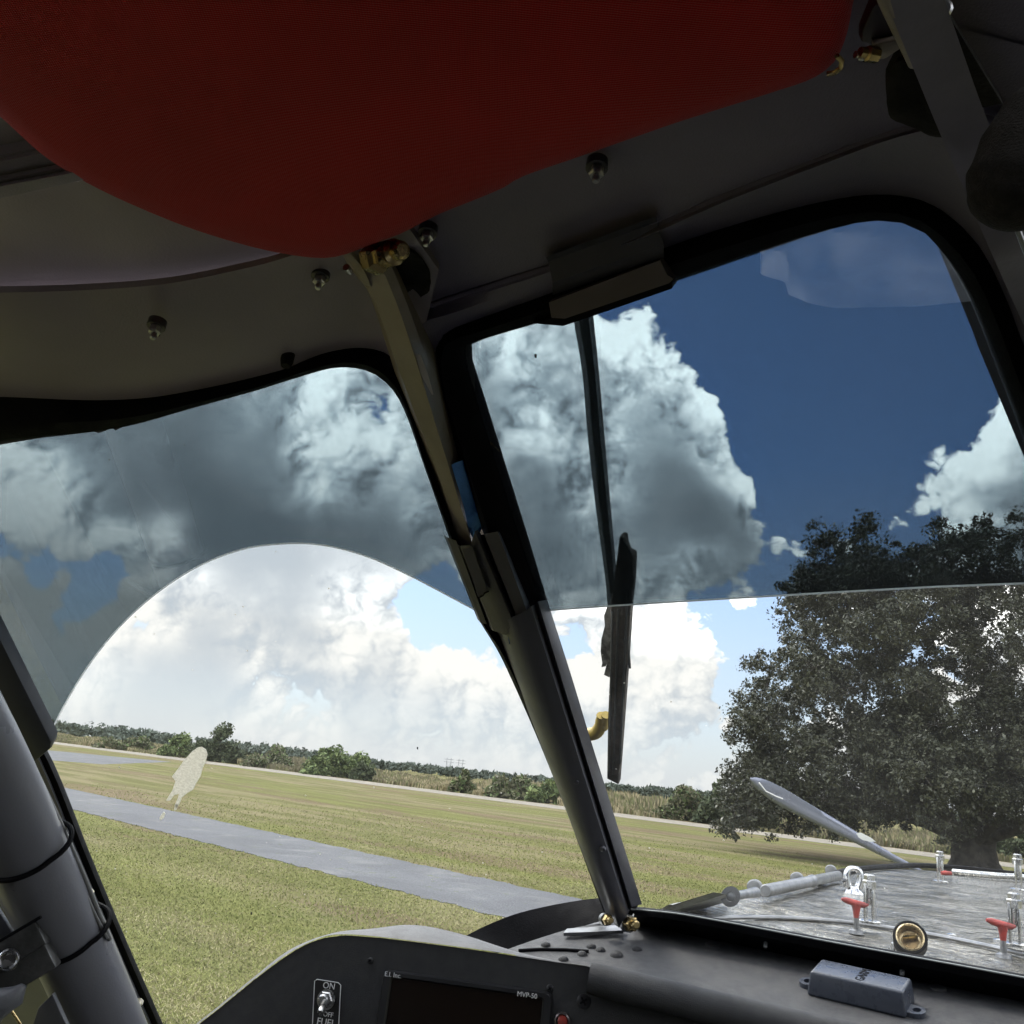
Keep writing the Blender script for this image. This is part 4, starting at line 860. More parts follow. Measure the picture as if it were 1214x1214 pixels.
# brass filler plug
pl_c = P(1079, 1112, .90); an = ((EYE-pl_c).normalized()+Vector((0, 0, .35))).normalized()
b = BM(); lathe2(b, pl_c, an, [(-.012, .0155), (.002, .0155), (.003, .0145), (.003, .0128)], 28, caps=False); fp = build('filler_collar', b, BLACKR, nd, auto=40)
b = BM(); lathe2(b, pl_c, an, [(-.009, .0008), (-.0085, .0092), (-.002, .0096), (.002, .0104), (.0035, .0116), (.0028, .0130)], 28, caps=False); build('filler_plug', b, mat('cream_brass', (.62, .50, .30), .3, .7, var=.35, nscale=160), fp, auto=30)
b = BM(); lathe2(b, pl_c, an, [(-.0085, .0086), (-.0075, .0086)], 6); build('plug_socket', b, mat('brown_brass', (.22, .15, .07), .35, .8, var=.4, nscale=200), fp, auto=20)
b = BM(); obox(b, pl_c-an*.004+cu*.0015, (cr, cu, an), (.0072, .0020, .0035), .001); build('plug_bar', b, BRASS, fp)
for x, y, r_ in ((1128, 1111, .006), (1183, 1117, .006), (1010, 1056, .016), (1093, 1062, .004), (1060, 1122, .004)):
    b = BM(); lathe2(b, D_(x, y, .008), Vector((0, 0, 1)), [(-.004, r_), (.003, r_*.85), (.004, r_*.4)], 14); build('deck_bolt', b, STEEL, nd)
# propeller blade
prop = empty('propeller', P(1120, 1052, 3.0)); prop.parent = plane; LOC[prop.name] = P(1120, 1052, 3.0)
tipP, hubP = (890, 923, 3.0), (1130, 1060, 3.0)
b = BM(); up_ = []; lo_ = []; st = [(889, 923, 1.2), (892, 924.5, 4), (905, 932, 8), (925, 944, 10.2), (950, 958, 9.4), (985, 977, 7.8), (1020, 996, 6.0), (1055, 1015, 4.2), (1085, 1030, 2.8), (1130, 1055, 2.5)]
ax = Vector((1130-889, 1055-923)).normalized(); nx = Vector((ax.y, -ax.x))
secs = []
for x, y, h_ in st:
    secs.append([(x+nx.x*h_*k_, y+nx.y*h_*k_, 3.0+tw*.004) for k_, tw in ((1, 0), (.5, -1.0), (0, -1.3), (-.6, -.9), (-1, .6))])
rows = list(zip(*secs)); b = BM(); loft(b, [[P(*q_) for q_ in r_] for r_ in rows], 40, .003, away=NOSE)
pb = build('propeller_blade', b, mat('prop_grey', (.20, .215, .27), .28, .5, var=.12, nscale=3, bump=.05), prop, auto=70, label='grey propeller blade rising left of the nose')
b = BM(); prism(b, [P(1018+dx, 993+dy, 2.975) for dx, dy in ((0, 0), (-3, -5), (2, -6), (14, 0), (20, 5), (14, 5), (5, 3))], NOSE*.004); build('blade_mark', b, mat('white_mark', (.75, .76, .76), .4), pb, smooth=False)
b = BM(); tube(b, [P(900, 928, 2.972), P(908, 938, 2.972), P(920, 944, 2.972), P(928, 947, 2.972)], .002, 6); build('blade_scuff', b, WHITEP, pb)
b = BM(); lathe2(b, P(1150, 1200, 3.05), NOSE, [(-.1, .12), (.05, .16), (.25, .13), (.4, .04)], 24); build('spinner', b, MATS['prop_grey'], prop)

# bird dropping on the side window
BD = mat('bird_white', (.80, .79, .74), .8, col2=(.26, .25, .19), nscale=480, detail=6, bump=1.0, bscale=600)
_t = NT(BD.node_tree); _tl = _t.add('ShaderNodeBsdfTranslucent', inp={0: (.9, .88, .80, 1)})
_o = [n_ for n_ in _t.n if n_.type == 'OUTPUT_MATERIAL'][0]; _m = _t.add('ShaderNodeMixShader', inp={0: .52, 1: BD.node_tree.nodes['Principled BSDF'].outputs[0], 2: _tl.outputs[0]}); _t.l.new(_m.outputs[0], _o.inputs[0])
bp_ = [(239, 886), (244, 889), (246, 895), (244, 903), (240, 911), (238, 920), (233, 928), (229, 936), (221, 941), (216, 945), (213, 952), (210, 958), (207, 955), (211, 946), (212, 941), (206, 943), (202, 949), (197, 949.5), (204, 938), (208, 926), (204, 921), (211, 912), (218, 902), (227, 892), (234, 887)]
b = BM(); prism(b, WL.pts(bp_, -.0055), -WL.n*.0008); dr = build('bird_dropping', b, BD, None, smooth=False, label='streaked white bird dropping stuck on the outside of the side window', cat='bird dropping')
for pl_ in ([(209, 953), (211, 956), (209, 960), (206, 961), (207, 957)], [(194, 963), (196, 965), (194, 970), (190, 973), (189, 970), (192, 965)]):
    b = BM(); prism(b, WL.pts(pl_, -.0055), -WL.n*.0008); build('splash', b, BD, dr, smooth=False)
b = BM()
rs = random.Random(3)
for _ in range(110):
    x, y = rs.uniform(90, 650), rs.uniform(880, 1180); s = rs.uniform(.25, 1.0)
    if _ > 50: x, y = rs.uniform(690, 1100), rs.uniform(560, 1060)
    if _ > 85: x, y = rs.uniform(120, 500), rs.uniform(520, 800)
    pl__ = WC if 50 < _ <= 85 else WL
    c = pl__.at(x, y, -.0055); aa, bb2 = frame_of(pl__.n); prism(b, [c+(aa*math.cos(t)*rs.uniform(.7, 1.2)+bb2*math.sin(t)*rs.uniform(.7, 1.2))*.0008*s for t in np.linspace(0, 2*math.pi, 8)[:-1]], -pl__.n*.0002)
build('dirt_specks', b, BD, None, smooth=False, label='dried white specks scattered over the outside of the panes', cat='dirt', kind='stuff')
b = BM()
for x, y, s in ((298, 1083, 1.0), (635, 422, 1.0), (675, 460, .0), (495, 887, .8), (865, 850, .7), (60, 720, .5), (205, 735, 0)):
    if s: c = (WL if x < 560 else WC).at(x, y, -.0055); obox(b, c, (cr, cu, cf), (.0007*s, .0013*s, .0004), .0003)
build('dirt_specks', b, FOAM, None, label='few tiny dark bugs stuck on the panes', cat='dirt', kind='stuff')

# ================================================================== THE GROUND
def G(x, y, h=0.0):
    r_ = ray(x, y); t = (h-EYE.z)/r_.z; return EYE+r_*t
def ground_mat():
    m_ = bpy.data.materials.new('mown_field_grass'); m_.use_nodes = True; t = NT(m_.node_tree); b = t.n['Principled BSDF']
    co = t.add('ShaderNodeTexCoord').outputs['Object']
    # bands lie along the runway direction
    rd = (G(404, 1002)-G(77, 934)); ang = math.atan2(rd.y, rd.x)
    mp = t.add('ShaderNodeMapping', vector_type='TEXTURE', inp={0: co, 2: (0, 0, ang), 3: (5, 1, 1)}).outputs[0]
    big = t.noise(mp, .10, 4, .55, .4); midn = t.noise(mp, .45, 5, .6, .3); fine = t.noise(co, 3.0, 6, .65); tiny = t.noise(co, 22, 5, .7)
    gA, gB, st_, br_ = (.158, .162, .056), (.122, .124, .044), (.205, .178, .100), (.165, .125, .080)
    c = t.mix(t.ss(big, .44, .56), gA, st_); c = t.mix(t.ss(midn, .46, .56, 0, .75), c, gB); c = t.mix(t.ss(fine, .50, .68, 0, .6), c, st_); c = t.mix(t.ss(t.noise(mp, .16, 6, .65, .5), .52, .60, 0, .8), c, br_)
    c = t.mix(t.ss(tiny, .35, .7, 0, .8), c, t.mix(1.0, c, (.45, .47, .42), 'MULTIPLY')); c = t.mix(t.ss(t.noise(co, 60, 4, .7), .58, .72, 0, .5), c, (.26, .26, .13))
    t.l.new(c, b.inputs['Base Color']); b.inputs['Roughness'].default_value = 1.0; b.inputs['Specular IOR Level'].default_value = .05
    mow = t.add('ShaderNodeTexWave', bands_direction='Y', inp={'Vector': mp, 'Scale': .085, 'Distortion': 1.2, 'Detail': 3.0})
    c = t.mix(t.m('MULTIPLY', mow.outputs['Fac'], .30), c, t.mix(1.0, c, (.72, .70, .66), 'MULTIPLY'))
    for l_ in list(b.inputs['Base Color'].links): t.nt.links.remove(l_)
    t.l.new(c, b.inputs['Base Color'])
    bp = t.add('ShaderNodeBump', inp={'Strength': .9, 'Distance': .05, 'Height': t.m('ADD', t.m('MULTIPLY', tiny, .6), fine)}); t.l.new(bp.outputs[0], b.inputs['Normal'])
    return m_
GM = ground_mat()
b = BM(); vs = []
N = 60; xs = [0]+[6*1.12**i for i in range(1, 56)]; xs = [-v for v in xs[::-1]][:-1]+xs
xs = [v for v in xs if abs(v) < 3500]
verts = [(x, y, 0.0) for x in xs for y in xs]; n = len(xs)
Fq = np.array([(i*n+j, (i+1)*n+j, (i+1)*n+j+1, i*n+j+1) for i in range(n-1) for j in range(n-1)])
V = np.array(verts); V[:, 1] += 0
fast_mesh('ground', V, Fq, GM, None, kind='structure', label='mown grass field')
def strip(name, near, far, m_, z, jag=.0, **k):
    b = BM(); a = [G(x, y, z) for x, y in near]; c = [G(x, y, z) for x, y in far]
    n = 160; a = [a[0].lerp(a[-1], i/(n-1)) if len(a) == 2 else None for i in range(n)] if len(a) == 2 else cat_rom(a, n)
    c = [c[0].lerp(c[-1], i/(n-1)) for i in range(n)] if len(c) == 2 else cat_rom(c, n)
    def dz_(i, s): return (math.sin(i*.9*s)+math.sin(i*2.3+s)+.8*math.sin(i*4.7+2*s))*jag
    for i in range(n):
        u_ = (c[i]-a[i]).normalized(); a[i] = a[i]+u_*dz_(i, 1.3); c[i] = c[i]+u_*dz_(i, .7)
        a[i].z = c[i].z = z
    loft(b, [a, c], 0, .02, away=Vector((0, 0, -1))); return build(name, b, m_, None, smooth=False, kind='structure', **k)
def gravel():
    m_ = bpy.data.materials.new('worn_grey_tarmac'); m_.use_nodes = True; t = NT(m_.node_tree); b = t.n['Principled BSDF']
    co = t.add('ShaderNodeTexCoord').outputs['Object']
    n1_, n2_ = t.noise(co, 18, 6, .75), t.noise(co, .7, 6, .6, .4)
    c = t.mix(t.ss(n1_, .35, .65), (.085, .088, .098), (.155, .158, .168)); c = t.mix(t.ss(n2_, .5, .68, 0, .45), c, (.20, .20, .195)); c = t.mix(t.ss(t.noise(co, 1.6, 6, .7), .60, .66, 0, .8), c, (.10, .12, .05))
    ve = t.add('ShaderNodeTexVoronoi', feature='DISTANCE_TO_EDGE', inp={'Vector': t.vm('ADD', co, t.vm('SCALE', t.noise(co, 1.5, 3, .6, out=1), scale=.8)), 'Scale': .33})
    c = t.mix(t.m('MULTIPLY', t.m('LESS_THAN', ve.outputs['Distance'], .006), .25), c, (.045, .055, .03))
    c = t.mix(t.ss(t.noise(co, .22, 4, .6, .5), .45, .6, 0, .35), c, (.07, .072, .08))
    t.l.new(c, b.inputs['Base Color']); b.inputs['Roughness'].default_value = .95; b.inputs['Specular IOR Level'].default_value = .15
    bp = t.add('ShaderNodeBump', inp={'Strength': .7, 'Distance': .02, 'Height': n1_}); t.l.new(bp.outputs[0], b.inputs['Normal']); return m_
GR = gravel()
def ext(p, q, k0, k1):
    a, b_ = G(*p), G(*q); d_ = b_-a; return a-d_*k0, b_+d_*k1
def wstrip(name, n0, n1, f0, f1, k0, k1, m_, z, jag, **k):
    a0_, a1_ = ext(n0, n1, k0, k1); c0_, c1_ = ext(f0, f1, k0, k1); b = BM(); n = 260; A, C = [], []
    for i in range(n):
        s = (i/(n-1)); a = a0_.lerp(a1_, s); c = c0_.lerp(c1_, s); u_ = (c-a).normalized()
        j1 = sum(math.sin(i*f_+ph)*jag/q_ for f_, ph, q_ in ((.7, 0, 1), (1.9, 1, 1.4), (4.1, 2, 2))); j2 = sum(math.sin(i*f_+ph)*jag/q_ for f_, ph, q_ in ((.8, 3, 1), (2.2, 1, 1.4), (4.6, 4, 2)))
        a = a+u_*j1; c = c+u_*j2; a.z = c.z = z; A.append(a); C.append(c)
    loft(b, [A, C], 0, .02, away=Vector((0, 0, -1))); return build(name, b, m_, None, smooth=False, kind='structure', **k)
wstrip('taxiway', (87, 960), (584, 1085), (77, 934), (681, 1065), .6, .6, GR, .012, .10, label='worn grey tarmac taxiway')
wstrip('far_taxiway', (30, 899), (120, 906), (20, 886), (200, 903), .6, 0.02, GR, .008, .3, label='far strip of grey tarmac')
RD = mat('pale_dirt_road', (.21, .185, .15), .95, col2=(.15, .135, .105), nscale=.6, bump=.5, bscale=6)
wstrip('dirt_road', (60, 881.6), (1125, 1019), (60, 879), (1125, 1014), .35, .25, RD, .02, .12, label='pale dirt road beyond the field')

# grass blades on the near field
def in_strip(X, Y, pad=0.0):
    a0_, a1_ = G(87, 960), G(584, 1085); c0_, c1_ = G(77, 934), G(681, 1065)
    def sd(p, q_): d_ = (q_-p); return (X-p.x)*d_.y-(Y-p.y)*d_.x
    s1, s2 = sd(a0_, a1_), sd(c0_, c1_); L1, L2 = (a1_-a0_).length, (c1_-c0_).length
    return (s1/L1 < pad) & (s2/L2 > -pad)
def vis(X, Y, Zh, m0=30):
    """keep points inside the view cone (with margin)"""
    dx = np.stack([X-EYE.x, Y-EYE.y, Zh-EYE.z]); cz = cf.x*dx[0]+cf.y*dx[1]+cf.z*dx[2]; cx = (cr.x*dx[0]+cr.y*dx[1]+cr.z*dx[2])/cz*FPX+607; cyy = 607-(cu.x*dx[0]+cu.y*dx[1]+cu.z*dx[2])/cz*FPX
    return (cz > 0) & (cx > -m0) & (cx < 1244) & (cyy < 1260)
NB = 420000
rr = 8.5*np.exp(rng.random(NB)**.85*math.log(70/8.5)); th = rng.uniform(math.radians(-42), math.radians(36), NB)
X, Y = rr*np.sin(th), rr*np.cos(th)
side = np.abs((in_strip(X, Y, 0.0)).astype(int))
ka = G(87, 960); kb = G(584, 1085)
k = vis(X, Y, np.zeros(NB), 120) & ~in_strip(X, Y, -.05) & (rng.random(NB) < np.clip(1.15-(rr-8)/52, 0, 1))
X, Y, rr = X[k], Y[k], rr[k]; n = len(X)
hgt = rng.uniform(.012, .042, n)*(1+rr/120); wd = .003+rr*.00045; az = rng.uniform(0, math.pi, n); lx, ly = rng.normal(0, .03, n), rng.normal(0, .03, n)
V = np.empty((n, 3, 3)); V[:, 0] = np.stack([X-np.cos(az)*wd, Y-np.sin(az)*wd, np.zeros(n)], 1); V[:, 1] = np.stack([X+np.cos(az)*wd, Y+np.sin(az)*wd, np.zeros(n)], 1); V[:, 2] = np.stack([X+lx, Y+ly, hgt], 1)
cl_ = np.sin(X*.9+2*np.sin(Y*.35))+np.sin(Y*1.3+X*.5)+.8*np.sin((X+Y*2)*.31)+rng.normal(0, 1.0, n)
mi = np.where(cl_ > 1.7, 2, np.where(cl_ > .1, 1, 0))
gmats = [mat('grass_green', (.195, .205, .070), .9, col2=(.155, .175, .055), nscale=1.0, island=.2, spec=.1), mat('grass_yellow', (.235, .24, .09), .9, col2=(.19, .205, .07), nscale=1.0, island=.2, spec=.1), mat('grass_straw', (.31, .28, .16), .9, col2=(.25, .225, .125), nscale=1.0, island=.2, spec=.1)]
fast_mesh('grass', V.reshape(-1, 3), np.arange(n*3).reshape(-1, 3), gmats, None, mi, kind='stuff', label='short green and straw-coloured grass blades of the near field', category='x') if False else tag(fast_mesh('grass', V.reshape(-1, 3), np.arange(n*3).reshape(-1, 3), gmats, None, mi), 'short green and straw coloured grass of the near field', 'grass', kind='stuff')

# reeds behind the road
def road_pt(s, back):
    a, c = G(60, 879), G(1125, 1014); d_ = (c-a); nrm = Vector((-d_.y, d_.x, 0)).normalized()
    if nrm.y < 0: nrm = -nrm
    return a, d_, nrm
a, d_, nrm = road_pt(0, 0)
NR = 150000
s = rng.uniform(-.35, 1.25, NR); bk = 1.5+rng.random(NR)**1.5*45
PX_ = a.x+d_.x*s+nrm.x*bk; PY_ = a.y+d_.y*s+nrm.y*bk
BUSHX = [(257, 62), (212, 50), (399, 78), (430, 30), (606, 60), (645, 40), (548, 30), (812, 70), (858, 64), (892, 50)]
pxx = 607+FPX*((PX_-EYE.x)*cr.x+(PY_-EYE.y)*cr.y-2.0*cr.z)/((PX_-EYE.x)*cf.x+(PY_-EYE.y)*cf.y-2.0*cf.z)
k = vis(PX_, PY_, np.full(NR, 2.0), 60)
for bx, bw in BUSHX: k &= ~((np.abs(pxx-bx) < bw*.42) & (bk < 9))
PX_, PY_, s, bk = PX_[k], PY_[k], s[k], bk[k]; n = len(PX_); dist = np.hypot(PX_, PY_)
hh = (1.15+.4*np.sin(PX_*.11)+.4*np.sin(PX_*.37+PY_*.2)+.3*np.sin(PX_*.9))*rng.uniform(.6, 1.25, n)*np.clip(.35+bk/7, 0, 1.1)
hh = np.clip(hh, .3, 3.0); wd = dist*.0007+.02; az = rng.uniform(-.8, .8, n); lx = rng.normal(0, .22, n)*hh/2; ly = rng.normal(0, .2, n)
V = np.empty((n, 4, 3)); ca, sa = np.cos(az), np.sin(az)
V[:, 0] = np.stack([PX_-ca*wd, PY_-sa*wd, np.zeros(n)], 1); V[:, 1] = np.stack([PX_+ca*wd, PY_+sa*wd, np.zeros(n)], 1)
V[:, 2] = np.stack([PX_+lx*.6+ca*wd*1.2, PY_+ly*.6+sa*wd, hh*.75], 1); V[:, 3] = np.stack([PX_+lx, PY_+ly, hh], 1)
cc = np.sin(PX_*.07+1)+np.sin(PX_*.23+PY_*.1)+rng.normal(0, .9, n); mi = np.where(cc > .35, 0, np.where(cc > -.7, 1, 2))
rmats = [mat('dry_reed', (.36, .31, .20), .9, col2=(.29, .25, .15), nscale=.5, island=.35, spec=.1), mat('green_reed', (.21, .21, .11), .9, col2=(.16, .17, .08), nscale=.5, island=.35, spec=.1), mat('brown_brush', (.22, .195, .13), .9, col2=(.16, .145, .09), nscale=.5, island=.35, spec=.1)]
tag(fast_mesh('reeds', V.reshape(-1, 3), np.arange(n*4).reshape(-1, 4), rmats, None, mi), 'tall tan reeds and brush standing behind the dirt road', 'reeds', kind='stuff')

# foliage builder
def leaves(centres, per, rad, size, seed, squash=.8):
    r_ = np.random.default_rng(seed); C = np.repeat(np.asarray(centres), per, 0); n = len(C); R_ = np.repeat(np.asarray(rad), per) if np.ndim(rad) else np.full(n, rad)
    d_ = r_.normal(0, 1, (n, 3)); d_ /= np.linalg.norm(d_, axis=1)[:, None]; d_ *= (r_.random(n)**.45*R_)[:, None]; d_[:, 2] *= squash
    c = C+d_; a = r_.normal(0, 1, (n, 3)); a /= np.linalg.norm(a, axis=1)[:, None]; t = r_.normal(0, 1, (n, 3)); b_ = np.cross(a, t); b_ /= np.linalg.norm(b_, axis=1)[:, None]
    sz = (size*r_.uniform(.45, 1.0, n)**1.3*r_.choice([1, 1, 1.7], n)*1.5)[:, None]; q_ = np.stack([c-a*sz, c-b_*sz*.5, c+a*sz, c+b_*sz*.5], 1)
    return q_.reshape(-1, 3), np.arange(n*4).reshape(-1, 4)
LEAFO = [mat('oak_leaf', (.040, .044, .027), .5, col2=(.060, .064, .041), nscale=.8, island=.45, spec=.35), mat('oak_leaf_pale', (.085, .088, .058), .45, col2=(.06, .066, .04), nscale=.8, island=.4, spec=.5)]
BARK = mat('oak_bark', (.085, .076, .066), .95, col2=(.030, .027, .024), nscale=2.2, bump=1.0, bscale=9, detail=8)

# live oak
def live_oak():
    base = G(1152, 1037); base.z = 0; dist = math.hypot(base.x, base.y); S = dist/FPX    # metres per photo px there
    rt = Vector((base.y, -base.x, 0)).normalized(); fw = Vector((base.x, base.y, 0)).normalized()
    tree = empty('live_oak', base); tag(tree, 'huge spreading live oak with dark trunk behind the nose deck at right', 'tree')
    hor = lambda x: 915+.1*(x-540)
    r_ = np.random.default_rng(11); cen = []; tries = 0
    # crown envelope as seen: top height by x, bottom height by x (photo px) 
    xt = [862, 872, 890, 905, 925, 950, 985, 1020, 1060, 1100, 1150, 1214, 1300, 1400, 1480, 1530]; yt = [900, 868, 790, 752, 715, 645, 636, 648, 656, 650, 664, 648, 622, 640, 730, 860]
    yb = [935, 955, 985, 1000, 992, 985, 985, 985, 985, 975, 968, 972, 985, 995, 1000, 980]
    while len(cen) < 370 and tries < 60000:
        tries += 1; x = r_.uniform(910, 1505); y = r_.uniform(600, 1000)
        xe = x-46 if x < 1150 else x+20; t_, bo = np.interp(xe, xt, yt)+(50 if x > 1040 else 36), np.interp(xe, xt, yb)-14
        if not (t_ < y < bo): continue
        depth = r_.uniform(-1, 1)*13*math.sqrt(max(.05, 1-((x-1195)/345)**2))*.8
        p_ = base+rt*((x-1152)*S)+fw*depth+Vector((0, 0, EYE.z+(hor(x)-y)*S)); p_.z = max(p_.z, 1.4)
        if depth > 3 and y > 960: continue
        if any((p_-c).length < 1.05 for c in cen): continue
        cen.append(p_)
    for _ in range(70):
        x, y = r_.uniform(930, 1260), r_.uniform(870, 978); c = base+rt*((x-1152)*S)-fw*r_.uniform(3, 8)+Vector((0, 0, EYE.z+(hor(x)-y)*S)); cen.append(c)
    for _ in range(46):
        x, y = r_.uniform(992, 1320), r_.uniform(690, 745); c = base+rt*((x-1152)*S)+fw*r_.uniform(-5, 4)+Vector((0, 0, EYE.z+(hor(x)-y)*S)); cen.append(c)
    # limbs
    fork = base+Vector((0, 0, 2.0)); b = BM(); rad0 = 19*S
    prof = [(-.1, 1.45), (.25, 1.15), (.8, .92), (1.5, .86), (2.3, .95), (2.9, .8)]; seg = 30; rings = []
    for h_, s_ in prof:
        ring = []
        for k_ in range(seg):
            a_ = 2*math.pi*k_/seg; fl = 1+.16*math.sin(3*a_+1)+.10*math.sin(5*a_+2.2)+.05*math.sin(11*a_+h_*2)
            ring.append(b.verts.new(base+(rt*math.cos(a_)*1.15+fw*math.sin(a_)*.8)*rad0*s_*fl+Vector((0, 0, h_))))
        rings.append(ring)
    for i in range(len(rings)-1):
        for k_ in range(seg): b.faces.new([rings[i][k_], rings[i][(k_+1) % seg], rings[i+1][(k_+1) % seg], rings[i+1][k_]])
    b.faces.new(rings[-1]); build('trunk', b, BARK, tree, auto=80)
    limbs = []
    for ang, ln_, up2 in ((175, 7.5, 1.7), (200, 6.5, 3.8), (150, 6.5, 4.8), (120, 6, 6.2), (90, 4, 8), (60, 5.5, 6.5), (20, 7, 3.5), (-10, 8, 2.5), (-60, 6, 3.5), (240, 6.5, 3.2), (165, 4, 7.2), (45, 4, 8)):
        a_ = math.radians(ang); dr_ = rt*math.cos(a_)+fw*math.sin(a_); e_ = base+Vector((0, 0, 2.2))+dr_*ln_+Vector((0, 0, up2)); s0 = base+Vector((0, 0, 1.9))+dr_*rad0*.45
        midp = s0.lerp(e_, .5)+Vector((0, 0, -.35*abs(ln_)/7+.5))+dr_*.4
        ps = cat_rom([s0, s0.lerp(midp, .5)+Vector((r_.normal(0, .2), r_.normal(0, .2), .1)), midp, midp.lerp(e_, .5)+Vector((r_.normal(0, .3), r_.normal(0, .3), .2)), e_], 14); rs_ = [.36*(1-.80*i/13) for i in range(14)]
        b = BM(); tube(b, ps, rs_, 10); build('limb', b, BARK, tree, auto=80); limbs += ps[3:]
    b = BM(); tw = []; nodes = [(p_, .12) for p_ in limbs]
    for c in sorted(cen, key=lambda v: (v-fork).length):
        q_, rq = min(nodes, key=lambda v: (v[0]-c).length+.4*max(0, v[0].z-c.z)); m2 = q_.lerp(c, .5)+Vector((r_.normal(0, .3), r_.normal(0, .3), r_.normal(0, .25)-.1))
        ps = cat_rom([q_, q_.lerp(m2, .5)+Vector((r_.normal(0, .15), r_.normal(0, .15), .1)), m2, c], 7); r1 = min(rq*.85, .10); tube(b, ps, [r1*(1-.09*i) for i in range(7)], 5, caps=False)
        nodes += [(ps[3], r1*.8), (ps[5], r1*.6)]
        for k_ in range(8):
            v = Vector(r_.normal(0, 1, 3)).normalized(); e_ = c+Vector((v.x*1.4, v.y*1.4, v.z*1.05)); m3 = c.lerp(e_, .5)+Vector(r_.normal(0, .15, 3)); tube(b, [c, m3, e_], [.022, .016, .008], 3, caps=False); tw.append(e_); tw.append(m3.lerp(e_, .3)+Vector(r_.normal(0, .3, 3)))
    build('branches', b, BARK, tree, auto=80)
    tw = np.array([tuple(v) for v in tw]); V, Fq = leaves(tw, 82, r_.uniform(.25, .85, len(tw)), .074, 5, .75)
    mi = (r_.random(len(Fq)) < .25).astype(int); fast_mesh('crown', V, Fq, LEAFO, tree, mi)
live_oak()

# bushes
def bush(x, yb_, wpx, hpx, label, mats_, n=2600, name='bush', seed=0, lf=.2, group=None, dist=None):
    yr = 879+(x-60)*.12676; base = G(x, yr); dd0 = math.hypot(base.x, base.y); hpx = hpx+(yr-yb_)
    base = base+Vector((base.x, base.y, 0)).normalized()*(3.0+wpx*dd0/FPX*.35); base.z = 0
    dd = math.hypot(base.x, base.y); S = dd/FPX; r_ = np.random.default_rng(seed+100); rt = Vector((base.y, -base.x, 0)).normalized(); fw = Vector((base.x, base.y, 0)).normalized()
    o = empty(name, base); tag(o, label, 'bush' if name == 'bush' else 'tree', group)
    W_, H_ = wpx*S/2, hpx*S; cs = []
    for k_ in range(60):
        a_ = r_.uniform(-1, 1); dp = r_.uniform(-1, 1); top_ = math.sqrt(max(.02, 1-a_*a_))*(.75+.25*math.sin(5*a_+seed)); z_ = r_.uniform(.12, 1)*top_*H_*.92
        cs.append(tuple(base+rt*a_*W_*.88+fw*dp*W_*.5+Vector((0, 0, z_))))
    V, Fq = leaves(cs, n*2//60, r_.uniform(.12, .26, 60)*min(W_*1.2, H_*1.4), lf*1.15, seed, .8); V[:, 2] = np.maximum(V[:, 2], .03)
    mi = (r_.random(len(Fq)) < .35).astype(int); fast_mesh('foliage', V, Fq, mats_, o, mi)
    b = BM()
    for k_ in range(7):
        c = Vector(cs[k_*4]); s0 = base+rt*r_.uniform(-.3, .3)*W_*.5; tube(b, [s0, s0.lerp(c, .5)+Vector((0, 0, .2)), c], [.09, .06, .02], 6)
    build('stem', b, BARK, o)
BG = [mat('bush_green', (.11, .15, .055), .7, col2=(.08, .11, .045), nscale=.8, island=.4, spec=.2), mat('bush_light', (.19, .23, .09), .7, col2=(.14, .18, .07), nscale=.8, island=.4, spec=.2)]
BDk = [mat('bush_dark', (.075, .095, .05), .7, col2=(.055, .072, .04), nscale=.8, island=.4, spec=.2), mat('bush_mid', (.11, .13, .07), .7, col2=(.085, .10, .055), nscale=.8, island=.4, spec=.2)]
BGr = [mat('bush_olive', (.17, .17, .10), .7, col2=(.13, .13, .08), nscale=.8, island=.4, spec=.2), BG[0]]
bush(257, 899, 62, 38, 'tall dark green bush behind the bird dropping on the road edge', BDk, 4200, seed=1)
bush(212, 894, 50, 24, 'lower mid green bush just left of the tall dark bush', BG, 2600, seed=2)
bush(399, 919, 78, 41, 'bright green bush standing alone in the reeds near the middle of the side window', BG, 5200, seed=3)
bush(430, 923, 30, 22, 'small dark shrub against the right foot of the bright green bush', BDk, 1600, seed=4)
bush(606, 946, 60, 28, 'mid green bush left of the pillar foot in the reeds', BGr, 2600, seed=5)
bush(645, 952, 40, 27, 'pale green shrub touching the left edge of the lower pillar', BG, 2000, seed=6)
bush(548, 935, 30, 22, 'thin olive shrub left of the mid green bush in the reeds', BGr, 1300, seed=7)
bush(812, 973, 70, 38, 'olive scrub bush right of the wiper tip by the road', BGr, 3800, seed=8, lf=.15)
bush(858, 977, 64, 50, 'taller dark bush between the olive scrub and the oak crown', BDk, 3600, seed=9, lf=.15)
bush(892, 980, 50, 52, 'dense bush under the left end of the oak crown', BDk, 3000, seed=10, lf=.15)
bush(150, 889, 70, 17, 'low olive scrub mound at the left end of the reeds', BGr, 2200, seed=12)
bush(318, 908, 60, 20, 'grey-green scrub mound between the dark and the bright bush', BGr, 2200, seed=13)
bush(1205, 1015, 60, 40, 'dark shrub in the shade right of the oak trunk', BDk, 2600, seed=14, lf=.12)
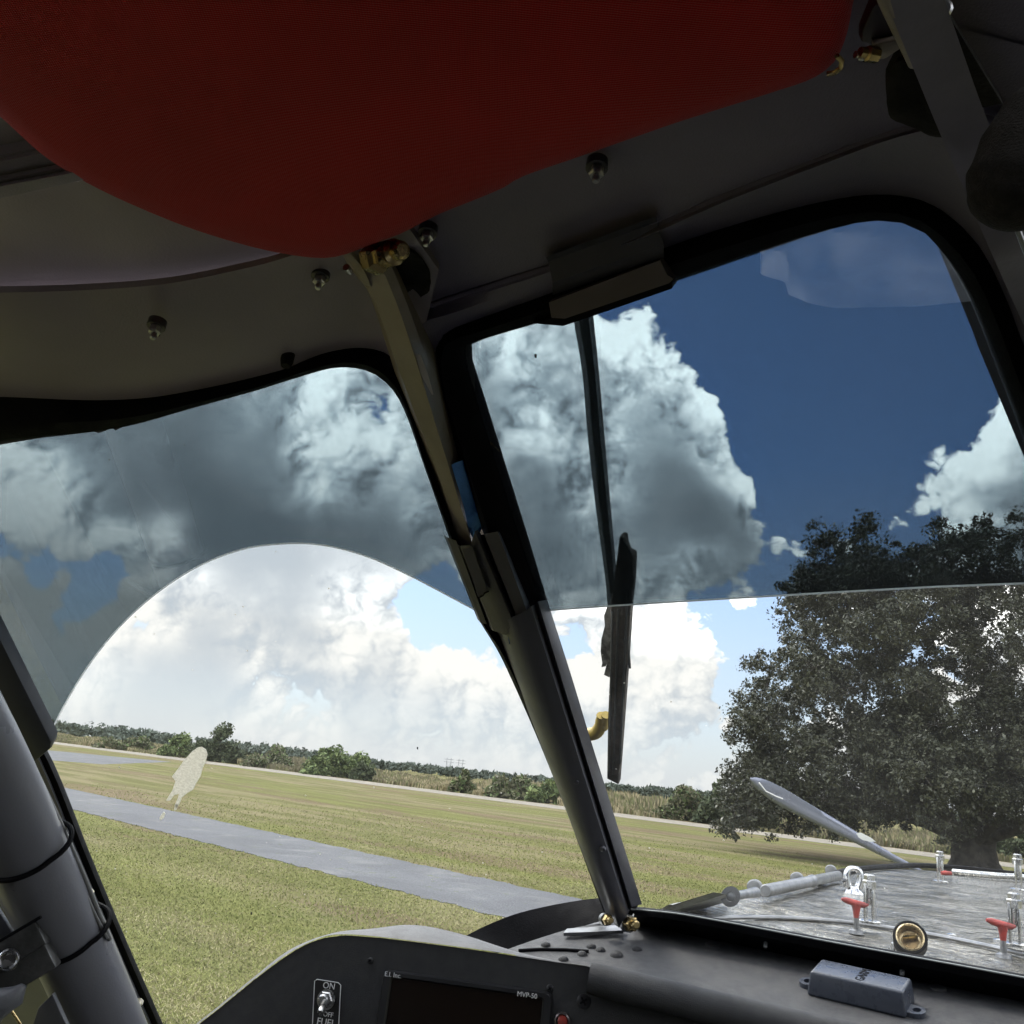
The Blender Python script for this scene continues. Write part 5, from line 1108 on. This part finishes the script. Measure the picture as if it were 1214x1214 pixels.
# far tree line: one mass of many crowns
r_ = np.random.default_rng(21); cs = []; rads = []
for k_ in range(900):
    x = r_.uniform(-150, 1300); hpx = np.interp(x, [-150, 60, 120, 200, 300, 380, 420, 600, 760, 900, 1300], [20, 14, 15, 12, 10, 8, 5, 4.5, 5, 10, 14])*r_.uniform(.55, 1.1)
    dd = r_.uniform(430, 560); base = EYE+ray(x, 915+.1*(x-540)+.001)*(dd); S = dd/FPX
    for j_ in range(3): cs.append((base.x+r_.normal(0, 3), base.y+r_.normal(0, 3), max(.6, (2.9/S+hpx)*S*r_.uniform(.3, .85)))); rads.append(r_.uniform(1.6, 3.4)*max(.5, hpx/12))
V, Fq = leaves(cs, 26, np.array(rads), .8, 33, .8); V[:, 2] = np.maximum(V[:, 2], .05)
tag(fast_mesh('far_trees', V, Fq, [mat('far_leaf', (.12, .14, .115), .9, col2=(.095, .115, .095), nscale=.1, island=.3, spec=.1)], None), 'low dark tree line along the horizon beyond the reeds', 'trees', kind='stuff')
# far pasture behind reeds
# pylons
def pylon(x, lab):
    dd = 1500.; base = EYE+ray(x, 915+.1*(x-540)+.001)*dd; base.z = 0; H_ = 15*dd/FPX+2.9; rt = Vector((base.y, -base.x, 0)).normalized()
    o = empty('power_pylon', base); tag(o, lab, 'pylon', 'pylons on the horizon'); PM = mat('pylon_steel', (.30, .31, .33), .6, .3)
    for s_ in (-1, 1):
        b = BM(); tube(b, [base+rt*4*s_, base+rt*3.2*s_+Vector((0, 0, H_))], .45, 6); build('leg', b, PM, o)
    b = BM()
    for h_ in (.72, .9): tube(b, [base-rt*8+Vector((0, 0, H_*h_)), base+rt*8+Vector((0, 0, H_*h_))], .35, 6)
    tube(b, [base-rt*4+Vector((0, 0, H_*.1)), base+rt*3.4+Vector((0, 0, H_*.7))], .2, 4); tube(b, [base+rt*4+Vector((0, 0, H_*.1)), base-rt*3.4+Vector((0, 0, H_*.7))], .2, 4)
    build('cross_arm', b, PM, o)
pylon(531, 'left of the two faint pylons on the horizon'); pylon(545, 'right of the two faint pylons on the horizon')
